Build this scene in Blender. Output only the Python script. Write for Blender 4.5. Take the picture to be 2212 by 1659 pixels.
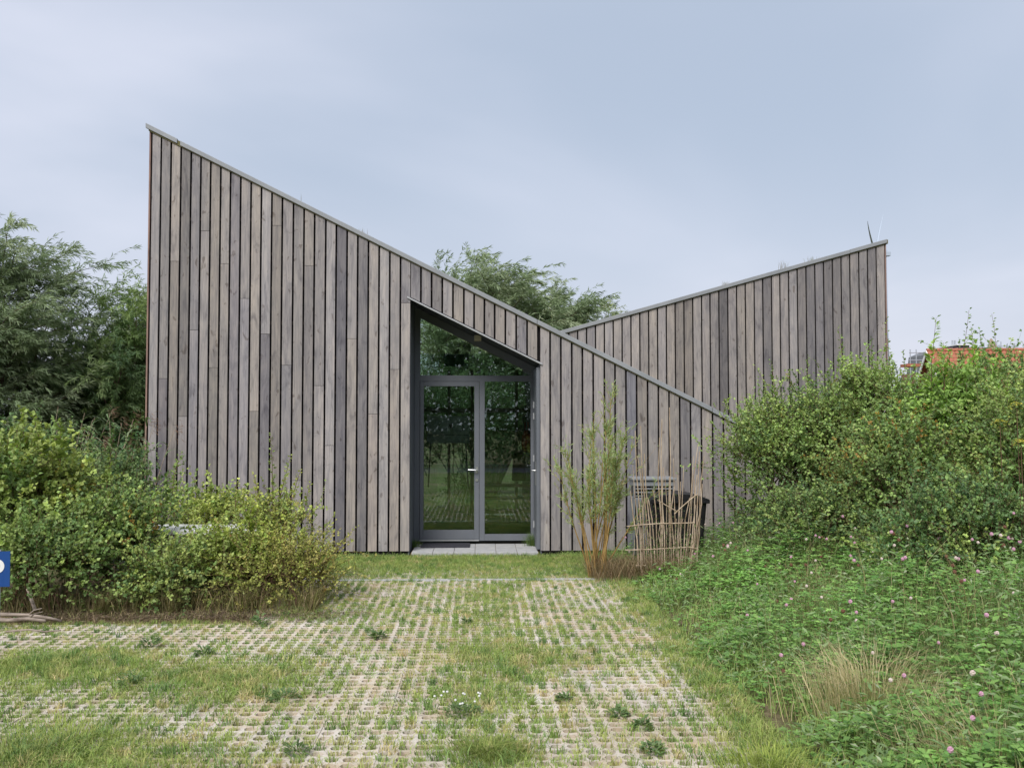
import bpy, bmesh, math, random
import numpy as np
from mathutils import Vector, Matrix
for o in list(bpy.data.objects):
    bpy.data.objects.remove(o)
S = bpy.context.scene
COL = S.collection
R = math.radians
rnd = random.Random(7)
RG = np.random.default_rng(11)

# ------------------------------------------------------------------ camera
F, CX, CY = 2100.0, 1106.0, 829.5
YAW, PITCH = math.atan(66 / F), math.atan(85.5 / F)
CAM = np.array([0.0, -14.6, 1.916])
cam = bpy.data.objects.new('camera', bpy.data.cameras.new('camera'))
COL.objects.link(cam)
cam.location = CAM
cam.rotation_euler = (math.pi / 2 + PITCH, 0, -YAW)
cam.data.sensor_width = 36
cam.data.lens = 36 * F / 2212
cam.data.clip_end = 4000
S.camera = cam
fw = np.array([math.sin(YAW) * math.cos(PITCH), math.cos(YAW) * math.cos(PITCH), math.sin(PITCH)])
rt = np.array([math.cos(YAW), -math.sin(YAW), 0])
up = np.cross(rt, fw)

def at(px, py, Y):
    """survey point: a pixel of the photograph carried out to the vertical plane y = Y"""
    d = fw + (px - CX) / F * rt - (py - CY) / F * up
    return CAM + d * ((Y - CAM[1]) / d[1])

def on_ground(px, py, z=0.0):
    d = fw + (px - CX) / F * rt - (py - CY) / F * up
    return CAM + d * ((z - CAM[2]) / d[2])

# ------------------------------------------------------------------ world, sun, exposure
W = bpy.data.worlds.new('World'); S.world = W; W.use_nodes = True
nt = W.node_tree; nt.nodes.clear()
def N(t, **k):
    n = nt.nodes.new(t)
    for a, b in k.items(): setattr(n, a, b)
    return n
SKY_SEED = 3.7
out = N('ShaderNodeOutputWorld'); bg = N('ShaderNodeBackground'); bg.inputs[1].default_value = 0.1
sky = N('ShaderNodeTexSky', sky_type='NISHITA', sun_disc=False)
SUN_EL, SUN_ROT = R(46), R(-155)
sky.sun_elevation = SUN_EL; sky.sun_rotation = SUN_ROT
sky.air_density = 1.2; sky.dust_density = 3.0
tc = N('ShaderNodeTexCoord'); sep = N('ShaderNodeSeparateXYZ')
nt.links.new(tc.outputs['Generated'], sep.inputs[0])
zz = N('ShaderNodeMath', operation='MAXIMUM'); zz.inputs[1].default_value = 0.0
nt.links.new(sep.outputs[2], zz.inputs[0])
den = N('ShaderNodeMath', operation='ADD'); den.inputs[1].default_value = 0.22
nt.links.new(zz.outputs[0], den.inputs[0])
dx = N('ShaderNodeMath', operation='DIVIDE'); dy = N('ShaderNodeMath', operation='DIVIDE')
nt.links.new(sep.outputs[0], dx.inputs[0]); nt.links.new(den.outputs[0], dx.inputs[1])
nt.links.new(sep.outputs[1], dy.inputs[0]); nt.links.new(den.outputs[0], dy.inputs[1])
cmb = N('ShaderNodeCombineXYZ'); nt.links.new(dx.outputs[0], cmb.inputs[0]); nt.links.new(dy.outputs[0], cmb.inputs[1])
cmb.inputs[2].default_value = SKY_SEED
no = N('ShaderNodeTexNoise'); no.inputs['Scale'].default_value = 0.62; no.inputs['Detail'].default_value = 5.0
no.inputs['Roughness'].default_value = 0.46; no.inputs['Distortion'].default_value = 0.35
nt.links.new(cmb.outputs[0], no.inputs['Vector'])
ramp = N('ShaderNodeValToRGB'); ramp.color_ramp.interpolation = 'EASE'
e = ramp.color_ramp.elements
SK = 10.0
e[0].position = 0.36; e[0].color = (0.207, 0.241, 0.299, 1)
e[1].position = 0.66; e[1].color = (0.332, 0.344, 0.398, 1)
nt.links.new(no.outputs[0], ramp.inputs[0])
# low haze of the overcast: paler towards the horizon
hz = N('ShaderNodeMapRange'); hz.inputs[1].default_value = 0.0; hz.inputs[2].default_value = 0.30
hz.inputs[3].default_value = 0.8; hz.inputs[4].default_value = 0.0; hz.interpolation_type = 'SMOOTHSTEP'
nt.links.new(zz.outputs[0], hz.inputs[0])
mixh = N('ShaderNodeMixRGB'); mixh.inputs[2].default_value = (0.318, 0.330, 0.384, 1)
nt.links.new(hz.outputs[0], mixh.inputs[0]); nt.links.new(ramp.outputs[0], mixh.inputs[1])
mul = N('ShaderNodeVectorMath', operation='SCALE'); mul.inputs[3].default_value = SK
nt.links.new(mixh.outputs[0], mul.inputs[0])
mixs = N('ShaderNodeMixRGB'); mixs.inputs[0].default_value = 0.92
nt.links.new(sky.outputs[0], mixs.inputs[1]); nt.links.new(mul.outputs[0], mixs.inputs[2])
nt.links.new(mixs.outputs[0], bg.inputs[0]); nt.links.new(bg.outputs[0], out.inputs[0])

sun = bpy.data.objects.new('sun', bpy.data.lights.new('sun', 'SUN')); COL.objects.link(sun)
sun.data.energy = 1.5; sun.data.angle = R(30); sun.data.color = (1.0, 0.96, 0.91)
az = SUN_ROT
sd = Vector((math.sin(az) * math.cos(SUN_EL), math.cos(az) * math.cos(SUN_EL), math.sin(SUN_EL)))
sun.rotation_euler = sd.to_track_quat('Z', 'Y').to_euler()
S.view_settings.view_transform = 'Standard'; S.view_settings.look = 'None'
S.view_settings.exposure = 1.2; S.view_settings.gamma = 1.0; S.view_settings.use_curve_mapping = False
S.render.engine = 'CYCLES'
S.cycles.max_bounces = 8; S.cycles.diffuse_bounces = 3; S.cycles.transparent_max_bounces = 12
S.cycles.caustics_reflective = False; S.cycles.caustics_refractive = False

# ------------------------------------------------------------------ materials
MATS = {}
def mat(name, base, rough=0.7, metal=0.0, spec=0.4):
    m = bpy.data.materials.new(name); m.use_nodes = True
    b = m.node_tree.nodes['Principled BSDF']
    b.inputs['Base Color'].default_value = (*base, 1); b.inputs['Roughness'].default_value = rough
    b.inputs['Metallic'].default_value = metal; b.inputs['Specular IOR Level'].default_value = spec
    MATS[name] = m
    return m
class NB:
    """tiny node builder"""
    def __init__(s, m): s.t = m.node_tree; s.b = s.t.nodes.get('Principled BSDF')
    def n(s, t, **k):
        x = s.t.nodes.new(t)
        for a, b in k.items(): setattr(x, a, b)
        return x
    def l(s, a, b): s.t.links.new(a, b)
    def noise(s, vec, scale, detail=4, rough=0.55, dist=0.0):
        x = s.n('ShaderNodeTexNoise'); x.inputs['Scale'].default_value = scale; x.inputs['Detail'].default_value = detail
        x.inputs['Roughness'].default_value = rough; x.inputs['Distortion'].default_value = dist
        if vec is not None: s.l(vec, x.inputs['Vector'])
        return x.outputs[0]
    def ramp(s, fac, stops):
        x = s.n('ShaderNodeValToRGB'); el = x.color_ramp.elements
        while len(el) < len(stops): el.new(0.5)
        for i, (p, c) in enumerate(stops): el[i].position = p; el[i].color = (*c, 1)
        s.l(fac, x.inputs[0]); return x.outputs[0]
    def mix(s, fac, a, b, mode='MIX'):
        x = s.n('ShaderNodeMixRGB', blend_type=mode)
        for i, v in enumerate((fac, a, b)):
            if isinstance(v, (int, float)): x.inputs[i].default_value = v
            elif isinstance(v, tuple): x.inputs[i].default_value = (*v, 1)
            else: s.l(v, x.inputs[i])
        return x.outputs[0]
    def mapping(s, vec, scale):
        x = s.n('ShaderNodeMapping'); x.inputs['Scale'].default_value = scale; s.l(vec, x.inputs[0]); return x.outputs[0]
    def bump(s, h, strength, dist=0.01):
        x = s.n('ShaderNodeBump'); x.inputs['Strength'].default_value = strength; x.inputs['Distance'].default_value = dist
        s.l(h, x.inputs['Height']); s.l(x.outputs[0], s.b.inputs['Normal'])

def wood_mat():
    m = mat('weathered_wood', (0.3, 0.28, 0.27), 0.82, spec=0.25); q = NB(m)
    g = q.n('ShaderNodeNewGeometry'); oi = q.n('ShaderNodeObjectInfo')
    off = q.n('ShaderNodeCombineXYZ'); mm = q.n('ShaderNodeMath', operation='MULTIPLY'); mm.inputs[1].default_value = 91.0
    q.l(oi.outputs['Random'], mm.inputs[0])
    for i in range(3): q.l(mm.outputs[0], off.inputs[i])
    ad = q.n('ShaderNodeVectorMath', operation='ADD'); q.l(g.outputs['Position'], ad.inputs[0]); q.l(off.outputs[0], ad.inputs[1])
    fine = q.noise(q.mapping(ad.outputs[0], (95, 95, 2.6)), 1.0, 6, 0.62, 0.8)
    mid = q.noise(q.mapping(ad.outputs[0], (24, 24, 1.5)), 1.0, 5, 0.6, 1.6)
    blot = q.noise(q.mapping(ad.outputs[0], (7, 7, 2.2)), 1.0, 4, 0.6, 0.6)
    c = q.mix(1.0, oi.outputs['Color'], q.ramp(mid, [(0.3, (0.76, 0.76, 0.79)), (0.5, (0.97, 0.96, 0.96)), (0.72, (1.18, 1.16, 1.14))]), 'MULTIPLY')
    c = q.mix(1.0, c, q.ramp(fine, [(0.32, (0.82, 0.82, 0.83)), (0.55, (1.02, 1.02, 1.02)), (0.75, (1.12, 1.11, 1.09))]), 'MULTIPLY')
    c = q.mix(1.0, c, q.ramp(blot, [(0.26, (0.58, 0.58, 0.61)), (0.44, (0.95, 0.95, 0.96)), (0.72, (1.2, 1.17, 1.12))]), 'MULTIPLY')
    kn = q.noise(q.mapping(ad.outputs[0], (13, 13, 6.5)), 1.0, 2, 0.5, 0.4)
    c = q.mix(1.0, c, q.ramp(kn, [(0.64, (1, 1, 1)), (0.72, (0.62, 0.59, 0.57))]), 'MULTIPLY')
    q.l(c, q.b.inputs['Base Color']); q.bump(fine, 0.35, 0.004)
    return m
WOOD = wood_mat()

def noisy(name, c0, c1, scale, rough=0.75, metal=0.0, bump=0.0, spec=0.35, stretch=(1, 1, 1)):
    m = mat(name, c0, rough, metal, spec); q = NB(m)
    tcn = q.n('ShaderNodeTexCoord'); v = q.mapping(tcn.outputs['Object'], stretch)
    a = q.noise(v, scale, 6, 0.6)
    q.l(q.ramp(a, [(0.33, c0), (0.67, c1)]), q.b.inputs['Base Color'])
    if bump: q.bump(a, bump, 0.01)
    return m
BACK = noisy('black_membrane', (0.006, 0.005, 0.006), (0.012, 0.009, 0.010), 6, 0.9)
BATTEN = noisy('dark_batten', (0.02, 0.013, 0.012), (0.035, 0.024, 0.022), 20, 0.85)
TRIM = noisy('grey_zinc_trim', (0.245, 0.26, 0.275), (0.30, 0.315, 0.33), 3, 0.5, 0.0, 0.05)
ALU = noisy('pale_aluminium', (0.42, 0.43, 0.44), (0.5, 0.51, 0.52), 5, 0.35, 0.3)
FRAME = noisy('grey_coated_frame', (0.135, 0.148, 0.17), (0.155, 0.168, 0.19), 2.5, 0.5, 0.0, 0.03)
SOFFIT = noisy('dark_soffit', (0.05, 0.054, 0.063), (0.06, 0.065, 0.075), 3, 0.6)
INNER = noisy('interior_wall', (0.34, 0.34, 0.32), (0.42, 0.41, 0.39), 2, 0.85)
INFLOOR = noisy('interior_floor', (0.06, 0.055, 0.045), (0.09, 0.08, 0.065), 4, 0.5)
STEEL = mat('brushed_steel', (0.62, 0.63, 0.64), 0.3, 0.85)
WHITE = noisy('white_paint', (0.74, 0.74, 0.73), (0.82, 0.82, 0.81), 6, 0.55)
SEDUM = noisy('sedum_roof', (0.10, 0.11, 0.04), (0.19, 0.15, 0.08), 9, 0.95, 0, 0.4)
BLACKP = noisy('black_plastic', (0.010, 0.010, 0.012), (0.02, 0.02, 0.023), 8, 0.42)
CABGREY = noisy('grey_cabinet_paint', (0.22, 0.235, 0.25), (0.27, 0.285, 0.30), 5, 0.5)
MATB = noisy('doormat_pile', (0.025, 0.025, 0.035), (0.05, 0.05, 0.06), 60, 0.95, 0, 0.5)
SLAB = noisy('grey_slab', (0.36, 0.37, 0.38), (0.48, 0.48, 0.47), 9, 0.85, 0, 0.25)
BLUE = noisy('sign_blue', (0.012, 0.06, 0.23), (0.016, 0.072, 0.26), 4, 0.4)
BARK = noisy('brown_bark', (0.07, 0.05, 0.035), (0.14, 0.105, 0.075), 25, 0.9, 0, 0.4, stretch=(1, 1, 0.3))
BARKR = noisy('reddish_twig', (0.10, 0.055, 0.035), (0.17, 0.10, 0.06), 25, 0.85, 0, 0.3)
WILLOWSTEM = noisy('golden_willow_stem', (0.26, 0.16, 0.05), (0.42, 0.28, 0.10), 14, 0.75, 0, 0.2)
CANE = noisy('dry_cane', (0.26, 0.18, 0.11), (0.56, 0.46, 0.35), 26, 0.75, 0, 0.2, stretch=(1, 1, 0.25))
LOG = noisy('grey_log', (0.10, 0.075, 0.06), (0.42, 0.35, 0.29), 22, 0.9, 0, 0.6, stretch=(0.25, 1, 1))
REDTILE = noisy('red_clay_tile', (0.30, 0.105, 0.06), (0.40, 0.15, 0.09), 3, 0.7)
GREYTILE = noisy('grey_roof_tile', (0.13, 0.14, 0.15), (0.18, 0.19, 0.20), 2, 0.75)
BEIGE = noisy('beige_brick', (0.40, 0.32, 0.24), (0.48, 0.39, 0.30), 6, 0.9)
BRICK = noisy('brown_brick', (0.22, 0.12, 0.08), (0.30, 0.17, 0.11), 6, 0.9)
DARKCLAD = noisy('dark_cladding', (0.04, 0.04, 0.045), (0.06, 0.06, 0.07), 4, 0.8)
GALV = mat('galvanised_tube', (0.40, 0.43, 0.47), 0.5, 0.4)
TURB = mat('turbine_hazed_white', (0.40, 0.46, 0.54), 0.9, spec=0.1)  # blue-grey near the sky tone: distance haze is put into the colour
RED = noisy('red_cloth', (0.45, 0.045, 0.02), (0.58, 0.07, 0.03), 14, 0.9)
BROWNC = noisy('brown_cloth', (0.06, 0.03, 0.02), (0.10, 0.05, 0.03), 14, 0.95)
GREENSIGN = mat('exit_sign_green', (0.01, 0.11, 0.07), 0.4)
POSTER = noisy('pale_poster', (0.62, 0.66, 0.65), (0.70, 0.73, 0.72), 3, 0.7)
INK = mat('dark_ink', (0.012, 0.014, 0.02), 0.7)
OAK = noisy('light_oak', (0.36, 0.32, 0.22), (0.46, 0.40, 0.28), 10, 0.6)
CREAM = mat('cream_lamp', (0.42, 0.38, 0.26), 0.5)
ASPH = noisy('asphalt', (0.13, 0.125, 0.14), (0.17, 0.165, 0.18), 12, 0.9)

def glass_mat():
    m = bpy.data.materials.new('tinted_glass'); m.use_nodes = True; t = m.node_tree; t.nodes.clear()
    o = t.nodes.new('ShaderNodeOutputMaterial'); mx = t.nodes.new('ShaderNodeMixShader')
    tr = t.nodes.new('ShaderNodeBsdfTransparent'); gl = t.nodes.new('ShaderNodeBsdfGlossy')
    tr.inputs[0].default_value = (0.80, 0.87, 0.84, 1); gl.inputs['Roughness'].default_value = 0.0
    gl.inputs[0].default_value = (0.93, 1.0, 0.98, 1)
    fr = t.nodes.new('ShaderNodeFresnel'); fr.inputs[0].default_value = 2.05
    t.links.new(fr.outputs[0], mx.inputs[0]); t.links.new(tr.outputs[0], mx.inputs[1]); t.links.new(gl.outputs[0], mx.inputs[2])
    t.links.new(mx.outputs[0], o.inputs[0]); return m
GLASS = glass_mat()

def leaf_mat(name, trans=0.28, rough=0.5, spec=0.35):
    m = bpy.data.materials.new(name); m.use_nodes = True; q = NB(m)
    a = q.n('ShaderNodeAttribute'); a.attribute_name = 'tint'
    q.l(a.outputs['Color'], q.b.inputs['Base Color']); q.b.inputs['Roughness'].default_value = rough
    q.b.inputs['Specular IOR Level'].default_value = spec
    tl = q.n('ShaderNodeBsdfTranslucent'); q.l(q.mix(1.0, a.outputs['Color'], (1.25, 1.3, 0.8), 'MULTIPLY'), tl.inputs[0])
    mx = q.n('ShaderNodeMixShader'); mx.inputs[0].default_value = trans
    q.l(q.b.outputs[0], mx.inputs[1]); q.l(tl.outputs[0], mx.inputs[2])
    q.l(mx.outputs[0], q.t.nodes['Material Output'].inputs[0]); return m
LEAF = leaf_mat('leaf'); GRASSM = leaf_mat('grass_blade', 0.2, 0.6, 0.25)

def ground_mat():
    m = mat('grassy_soil', (0.1, 0.09, 0.05), 0.95, spec=0.1); q = NB(m)
    g = q.n('ShaderNodeNewGeometry')
    a = q.noise(g.outputs['Position'], 0.55, 6, 0.6); b = q.noise(g.outputs['Position'], 14, 8, 0.7)
    soil = q.ramp(b, [(0.3, (0.10, 0.075, 0.045)), (0.7, (0.24, 0.185, 0.12))])
    gr = q.ramp(b, [(0.3, (0.045, 0.07, 0.018)), (0.7, (0.12, 0.14, 0.045))])
    q.l(q.mix(q.ramp(a, [(0.42, (0, 0, 0)), (0.6, (1, 1, 1))]), gr, soil), q.b.inputs['Base Color']); q.bump(b, 0.7, 0.03)
    return m
def sand_mat():
    m = mat('sandy_soil', (0.3, 0.24, 0.16), 0.95, spec=0.1); q = NB(m)
    g = q.n('ShaderNodeNewGeometry'); b = q.noise(g.outputs['Position'], 30, 8, 0.7)
    q.l(q.ramp(b, [(0.3, (0.15, 0.11, 0.06)), (0.7, (0.34, 0.26, 0.16))]), q.b.inputs['Base Color']); q.bump(b, 0.7, 0.02)
    return m
def paver_mat():
    m = mat('grass_paver_concrete', (0.45, 0.42, 0.39), 0.9, spec=0.2); q = NB(m)
    g = q.n('ShaderNodeNewGeometry'); oi = q.n('ShaderNodeObjectInfo')
    f = q.noise(g.outputs['Position'], 42, 8, 0.7); p = q.noise(g.outputs['Position'], 0.9, 5, 0.62, 0.5); s = q.noise(g.outputs['Position'], 6, 6, 0.65)
    con = q.ramp(f, [(0.3, (0.50, 0.455, 0.40)), (0.55, (0.62, 0.57, 0.51)), (0.75, (0.70, 0.65, 0.59))])
    sand = q.ramp(f, [(0.3, (0.38, 0.30, 0.19)), (0.7, (0.58, 0.47, 0.32))])
    k = q.mix(0.5, q.ramp(p, [(0.42, (0, 0, 0)), (0.62, (1, 1, 1))]), q.ramp(s, [(0.45, (0, 0, 0)), (0.6, (1, 1, 1))]))
    c = q.mix(k, con, sand)
    c = q.mix(1.0, c, q.ramp(oi.outputs['Random'], [(0, (0.9, 0.9, 0.9)), (1, (1.07, 1.06, 1.05))]), 'MULTIPLY')
    q.l(c, q.b.inputs['Base Color']); q.bump(f, 0.5, 0.008); return m
GROUND, SAND, PAVER = ground_mat(), sand_mat(), paver_mat()

# ------------------------------------------------------------------ object helpers
def link(name, me, m=None, parent=None):
    o = bpy.data.objects.new(name, me); COL.objects.link(o)
    if m is not None and not me.materials: me.materials.append(m)
    if parent is not None: o.parent = parent
    return o
def tag(o, label=None, cat=None, group=None, kind=None):
    for k, v in (('label', label), ('category', cat), ('group', group), ('kind', kind)):
        if v: o[k] = v
    return o
def thing(name, label, cat, loc=(0, 0, 0), group=None, rz=0.0):
    o = bpy.data.objects.new(name, None); COL.objects.link(o); o.location = loc; o.rotation_euler[2] = rz
    o.empty_display_size = 0.2
    return tag(o, label, cat, group)
class MB:
    """collects boxes, prisms, tubes; build() links them as one mesh object"""
    def __init__(s): s.v, s.f = [], []
    def add(s, v, f):
        k = len(s.v); s.v += [tuple(map(float, p)) for p in v]; s.f += [tuple(i + k for i in q) for q in f]; return s
    def box(s, x0, x1, y0, y1, z0, z1):
        return s.add([(x0, y0, z0), (x1, y0, z0), (x1, y1, z0), (x0, y1, z0), (x0, y0, z1), (x1, y0, z1), (x1, y1, z1), (x0, y1, z1)],
                     [(0, 3, 2, 1), (4, 5, 6, 7), (0, 1, 5, 4), (1, 2, 6, 5), (2, 3, 7, 6), (3, 0, 4, 7)])
    def wedge(s, x0, x1, y0, y1, b0, b1, t0, t1):
        return s.add([(x0, y0, b0), (x1, y0, b1), (x1, y1, b1), (x0, y1, b0), (x0, y0, t0), (x1, y0, t1), (x1, y1, t1), (x0, y1, t0)],
                     [(0, 3, 2, 1), (4, 5, 6, 7), (0, 1, 5, 4), (1, 2, 6, 5), (2, 3, 7, 6), (3, 0, 4, 7)])
    def prism(s, poly, y0, y1):
        n = len(poly)
        return s.add([(x, y0, z) for x, z in poly] + [(x, y1, z) for x, z in poly],
                     [tuple(range(n)), tuple(range(2 * n - 1, n - 1, -1))] + [(i, i + n, (i + 1) % n + n, (i + 1) % n) for i in range(n)])
    def tube(s, pts, r, n=6, r1=None):
        pts = [Vector(p) for p in pts]; k = len(s.v); L = len(pts)
        for i, p in enumerate(pts):
            t = (pts[min(i + 1, L - 1)] - pts[max(i - 1, 0)]).normalized()
            a = t.cross(Vector((0, 0, 1)) if abs(t.z) < 0.9 else Vector((1, 0, 0))).normalized(); b = t.cross(a)
            rr = r if r1 is None else r + (r1 - r) * i / (L - 1)
            for j in range(n):
                an = 2 * math.pi * j / n; s.v.append(tuple(p + a * (rr * math.cos(an)) + b * (rr * math.sin(an))))
        for i in range(L - 1):
            for j in range(n): s.f.append((k + i * n + j, k + i * n + (j + 1) % n, k + (i + 1) * n + (j + 1) % n, k + (i + 1) * n + j))
        s.f.append(tuple(k + j for j in range(n - 1, -1, -1))); s.f.append(tuple(k + (L - 1) * n + j for j in range(n)))
        return s
    def build(s, name, m, parent=None, bevel=0.0, smooth=False):
        me = bpy.data.meshes.new(name); me.from_pydata(s.v, [], s.f)
        bm = bmesh.new(); bm.from_mesh(me); bmesh.ops.recalc_face_normals(bm, faces=bm.faces)
        if bevel: bmesh.ops.bevel(bm, geom=list(bm.edges), offset=bevel, segments=2, affect='EDGES', profile=0.6, clamp_overlap=True)
        bm.to_mesh(me); bm.free()
        if smooth:
            for p in me.polygons: p.use_smooth = True
        me.update()
        return link(name, me, m, parent)

def np_mesh(name, V, T, m, parent=None, tint=None, smooth=False):
    """triangle or quad soup from arrays, with a per-vertex tint"""
    V = np.ascontiguousarray(V, dtype=np.float32); T = np.ascontiguousarray(T, dtype=np.int32)
    k = T.shape[1]; me = bpy.data.meshes.new(name)
    me.vertices.add(len(V)); me.vertices.foreach_set('co', V.ravel())
    me.loops.add(T.size); me.loops.foreach_set('vertex_index', T.ravel())
    me.polygons.add(len(T)); me.polygons.foreach_set('loop_start', np.arange(0, T.size, k, dtype=np.int32))
    try: me.polygons.foreach_set('loop_total', np.full(len(T), k, dtype=np.int32))
    except Exception: pass
    if smooth: me.polygons.foreach_set('use_smooth', np.ones(len(T), dtype=bool))
    if tint is not None:
        a = me.color_attributes.new('tint', 'FLOAT_COLOR', 'POINT')
        c = np.ones((len(V), 4), dtype=np.float32); c[:, :3] = tint; a.data.foreach_set('color', c.ravel())
    me.update(calc_edges=True); me.validate()
    return link(name, me, m, parent)

def unit(a): return a / np.maximum(np.linalg.norm(a, axis=-1, keepdims=True), 1e-9)
def rv(g, n): return unit(g.normal(size=(n, 3)))

def sprout(g, P0, D0, L, n=6, grav=0.0, wind=(0, 0, 0), jit=0.08):
    """curves grown step by step: (N, n, 3)"""
    N_ = len(P0); C = np.zeros((N_, n, 3)); C[:, 0] = P0; d = unit(np.asarray(D0, float)); st = (np.asarray(L) / (n - 1)).reshape(-1, 1) * np.ones((N_, 1))
    w = np.asarray(wind, float)
    for i in range(1, n):
        C[:, i] = C[:, i - 1] + d * st
        d = unit(d + (np.array([0, 0, -grav]) + w) / (n - 1) * 2 + g.normal(size=(N_, 3)) * jit)
    return C
def sample(C, t):
    """points and tangents at t (N, M) in 0..1 along curves (N, n, 3)"""
    n = C.shape[1]; x = np.clip(t, 0, 0.9999) * (n - 1); i = x.astype(int); f = (x - i)[..., None]
    r = np.arange(len(C))[:, None]
    a, b = C[r, i], C[r, i + 1]
    return a + (b - a) * f, unit(b - a)
def tubes(curves):
    """list of (C, r0, r1, sides) -> verts, quads"""
    VV, FF, k = [], [], 0
    for C, r0, r1, sd_ in curves:
        N_, n, _ = C.shape
        T = np.gradient(C, axis=1); T = unit(T)
        ref = np.where(np.abs(T[..., 2:3]) < 0.9, np.array([0., 0, 1]), np.array([1., 0, 0]))
        a = unit(np.cross(T, ref)); b = np.cross(T, a)
        rr = (np.asarray(r0).reshape(-1, 1) * np.ones((N_, 1))) * (1 - np.linspace(0, 1, n)) + (np.asarray(r1).reshape(-1, 1) * np.ones((N_, 1))) * np.linspace(0, 1, n)
        an = np.arange(sd_) * 2 * np.pi / sd_
        V = C[:, :, None] + rr[..., None, None] * (a[:, :, None] * np.cos(an)[None, None, :, None] + b[:, :, None] * np.sin(an)[None, None, :, None])
        idx = np.arange(N_ * n * sd_).reshape(N_, n, sd_) + k
        q = np.stack([idx[:, :-1], np.roll(idx[:, :-1], -1, 2), np.roll(idx[:, 1:], -1, 2), idx[:, 1:]], -1)
        VV.append(V.reshape(-1, 3)); FF.append(q.reshape(-1, 4)); k += V.reshape(-1, 3).shape[0]
    return np.concatenate(VV), np.concatenate(FF)
def leaves(P, A, NRM, L, Wd, fold=0.25, tint=None, curl=0.0):
    """folded leaf blades: base, two sides, tip"""
    A = unit(A); s = unit(np.cross(A, NRM)); n = np.cross(s, A)
    L = np.asarray(L).reshape(-1, 1); Wd = np.asarray(Wd).reshape(-1, 1)
    m = P + A * L * 0.45
    V = np.stack([P, m + s * Wd * 0.5 + n * Wd * fold, P + A * L - n * L * curl, m - s * Wd * 0.5 + n * Wd * fold], 1)
    k = np.arange(len(P))[:, None] * 4
    T = np.concatenate([k + np.array([[0, 1, 2]]), k + np.array([[0, 2, 3]])], 0)
    return V.reshape(-1, 3), T, np.repeat(tint, 4, axis=0)
def blades(g, P, H, lean, Wd, tint, az=None):
    """curved grass blades, two segments: 5 verts, 3 tris"""
    n = len(P); az = g.uniform(0, 2 * np.pi, n) if az is None else az
    h = np.stack([np.cos(az), np.sin(az), np.zeros(n)], 1); a2 = g.uniform(0, np.pi, n)
    s = np.stack([np.cos(a2), np.sin(a2), np.zeros(n)], 1) * (np.asarray(Wd).reshape(-1, 1) * 0.5)
    H = np.asarray(H).reshape(-1, 1); lean = np.asarray(lean).reshape(-1, 1); z = np.array([0, 0, 1.])
    m = P + z * H * 0.6 + h * H * lean * 0.3
    tip = P + z * H * np.clip(1 - 0.35 * lean, 0.25, 1) + h * H * lean
    V = np.stack([P - s, P + s, m + s * 0.75, m - s * 0.75, tip], 1); k = np.arange(n)[:, None] * 5
    T = np.concatenate([k + np.array([[0, 1, 2]]), k + np.array([[0, 2, 3]]), k + np.array([[3, 2, 4]])], 0)
    return V.reshape(-1, 3), T, np.repeat(tint, 5, axis=0)
def join(parts):
    V, T, C, k = [], [], [], 0
    for v, t, c in parts: V.append(v); T.append(t + k); C.append(c); k += len(v)
    return np.concatenate(V), np.concatenate(T), np.concatenate(C)
def pal(g, n, cols, w=None):
    """colours drawn between neighbouring palette entries"""
    cols = np.array(cols, float); i = g.choice(len(cols), n, p=w); j = g.choice(len(cols), n, p=w); f = g.uniform(0, 0.5, (n, 1))
    return cols[i] * (1 - f) + cols[j] * f
def lump(P, s, seed=0.0):
    """cheap smooth noise in -1..1"""
    x, y, z = (P * s).T
    return (np.sin(x * 1.0 + seed) * np.cos(y * 1.3 + seed * 2) + np.sin(y * 2.1 + z * 1.7 + seed * 3) * 0.6 + np.cos(z * 2.3 - x * 1.9 + seed) * 0.6) / 2.2

# ================================================================== SETTING: ground
o = MB().add([(-900, -250, -0.06), (900, -250, -0.06), (900, 1500, -0.06), (-900, 1500, -0.06)], [(0, 1, 2, 3)]).build('ground', GROUND); tag(o, kind='structure')
o = MB().box(-40, 40, -26.2, -22.2, -0.3, -0.03).build('lane', ASPH); tag(o, 'grey lane behind the camera', kind='structure')

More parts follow.
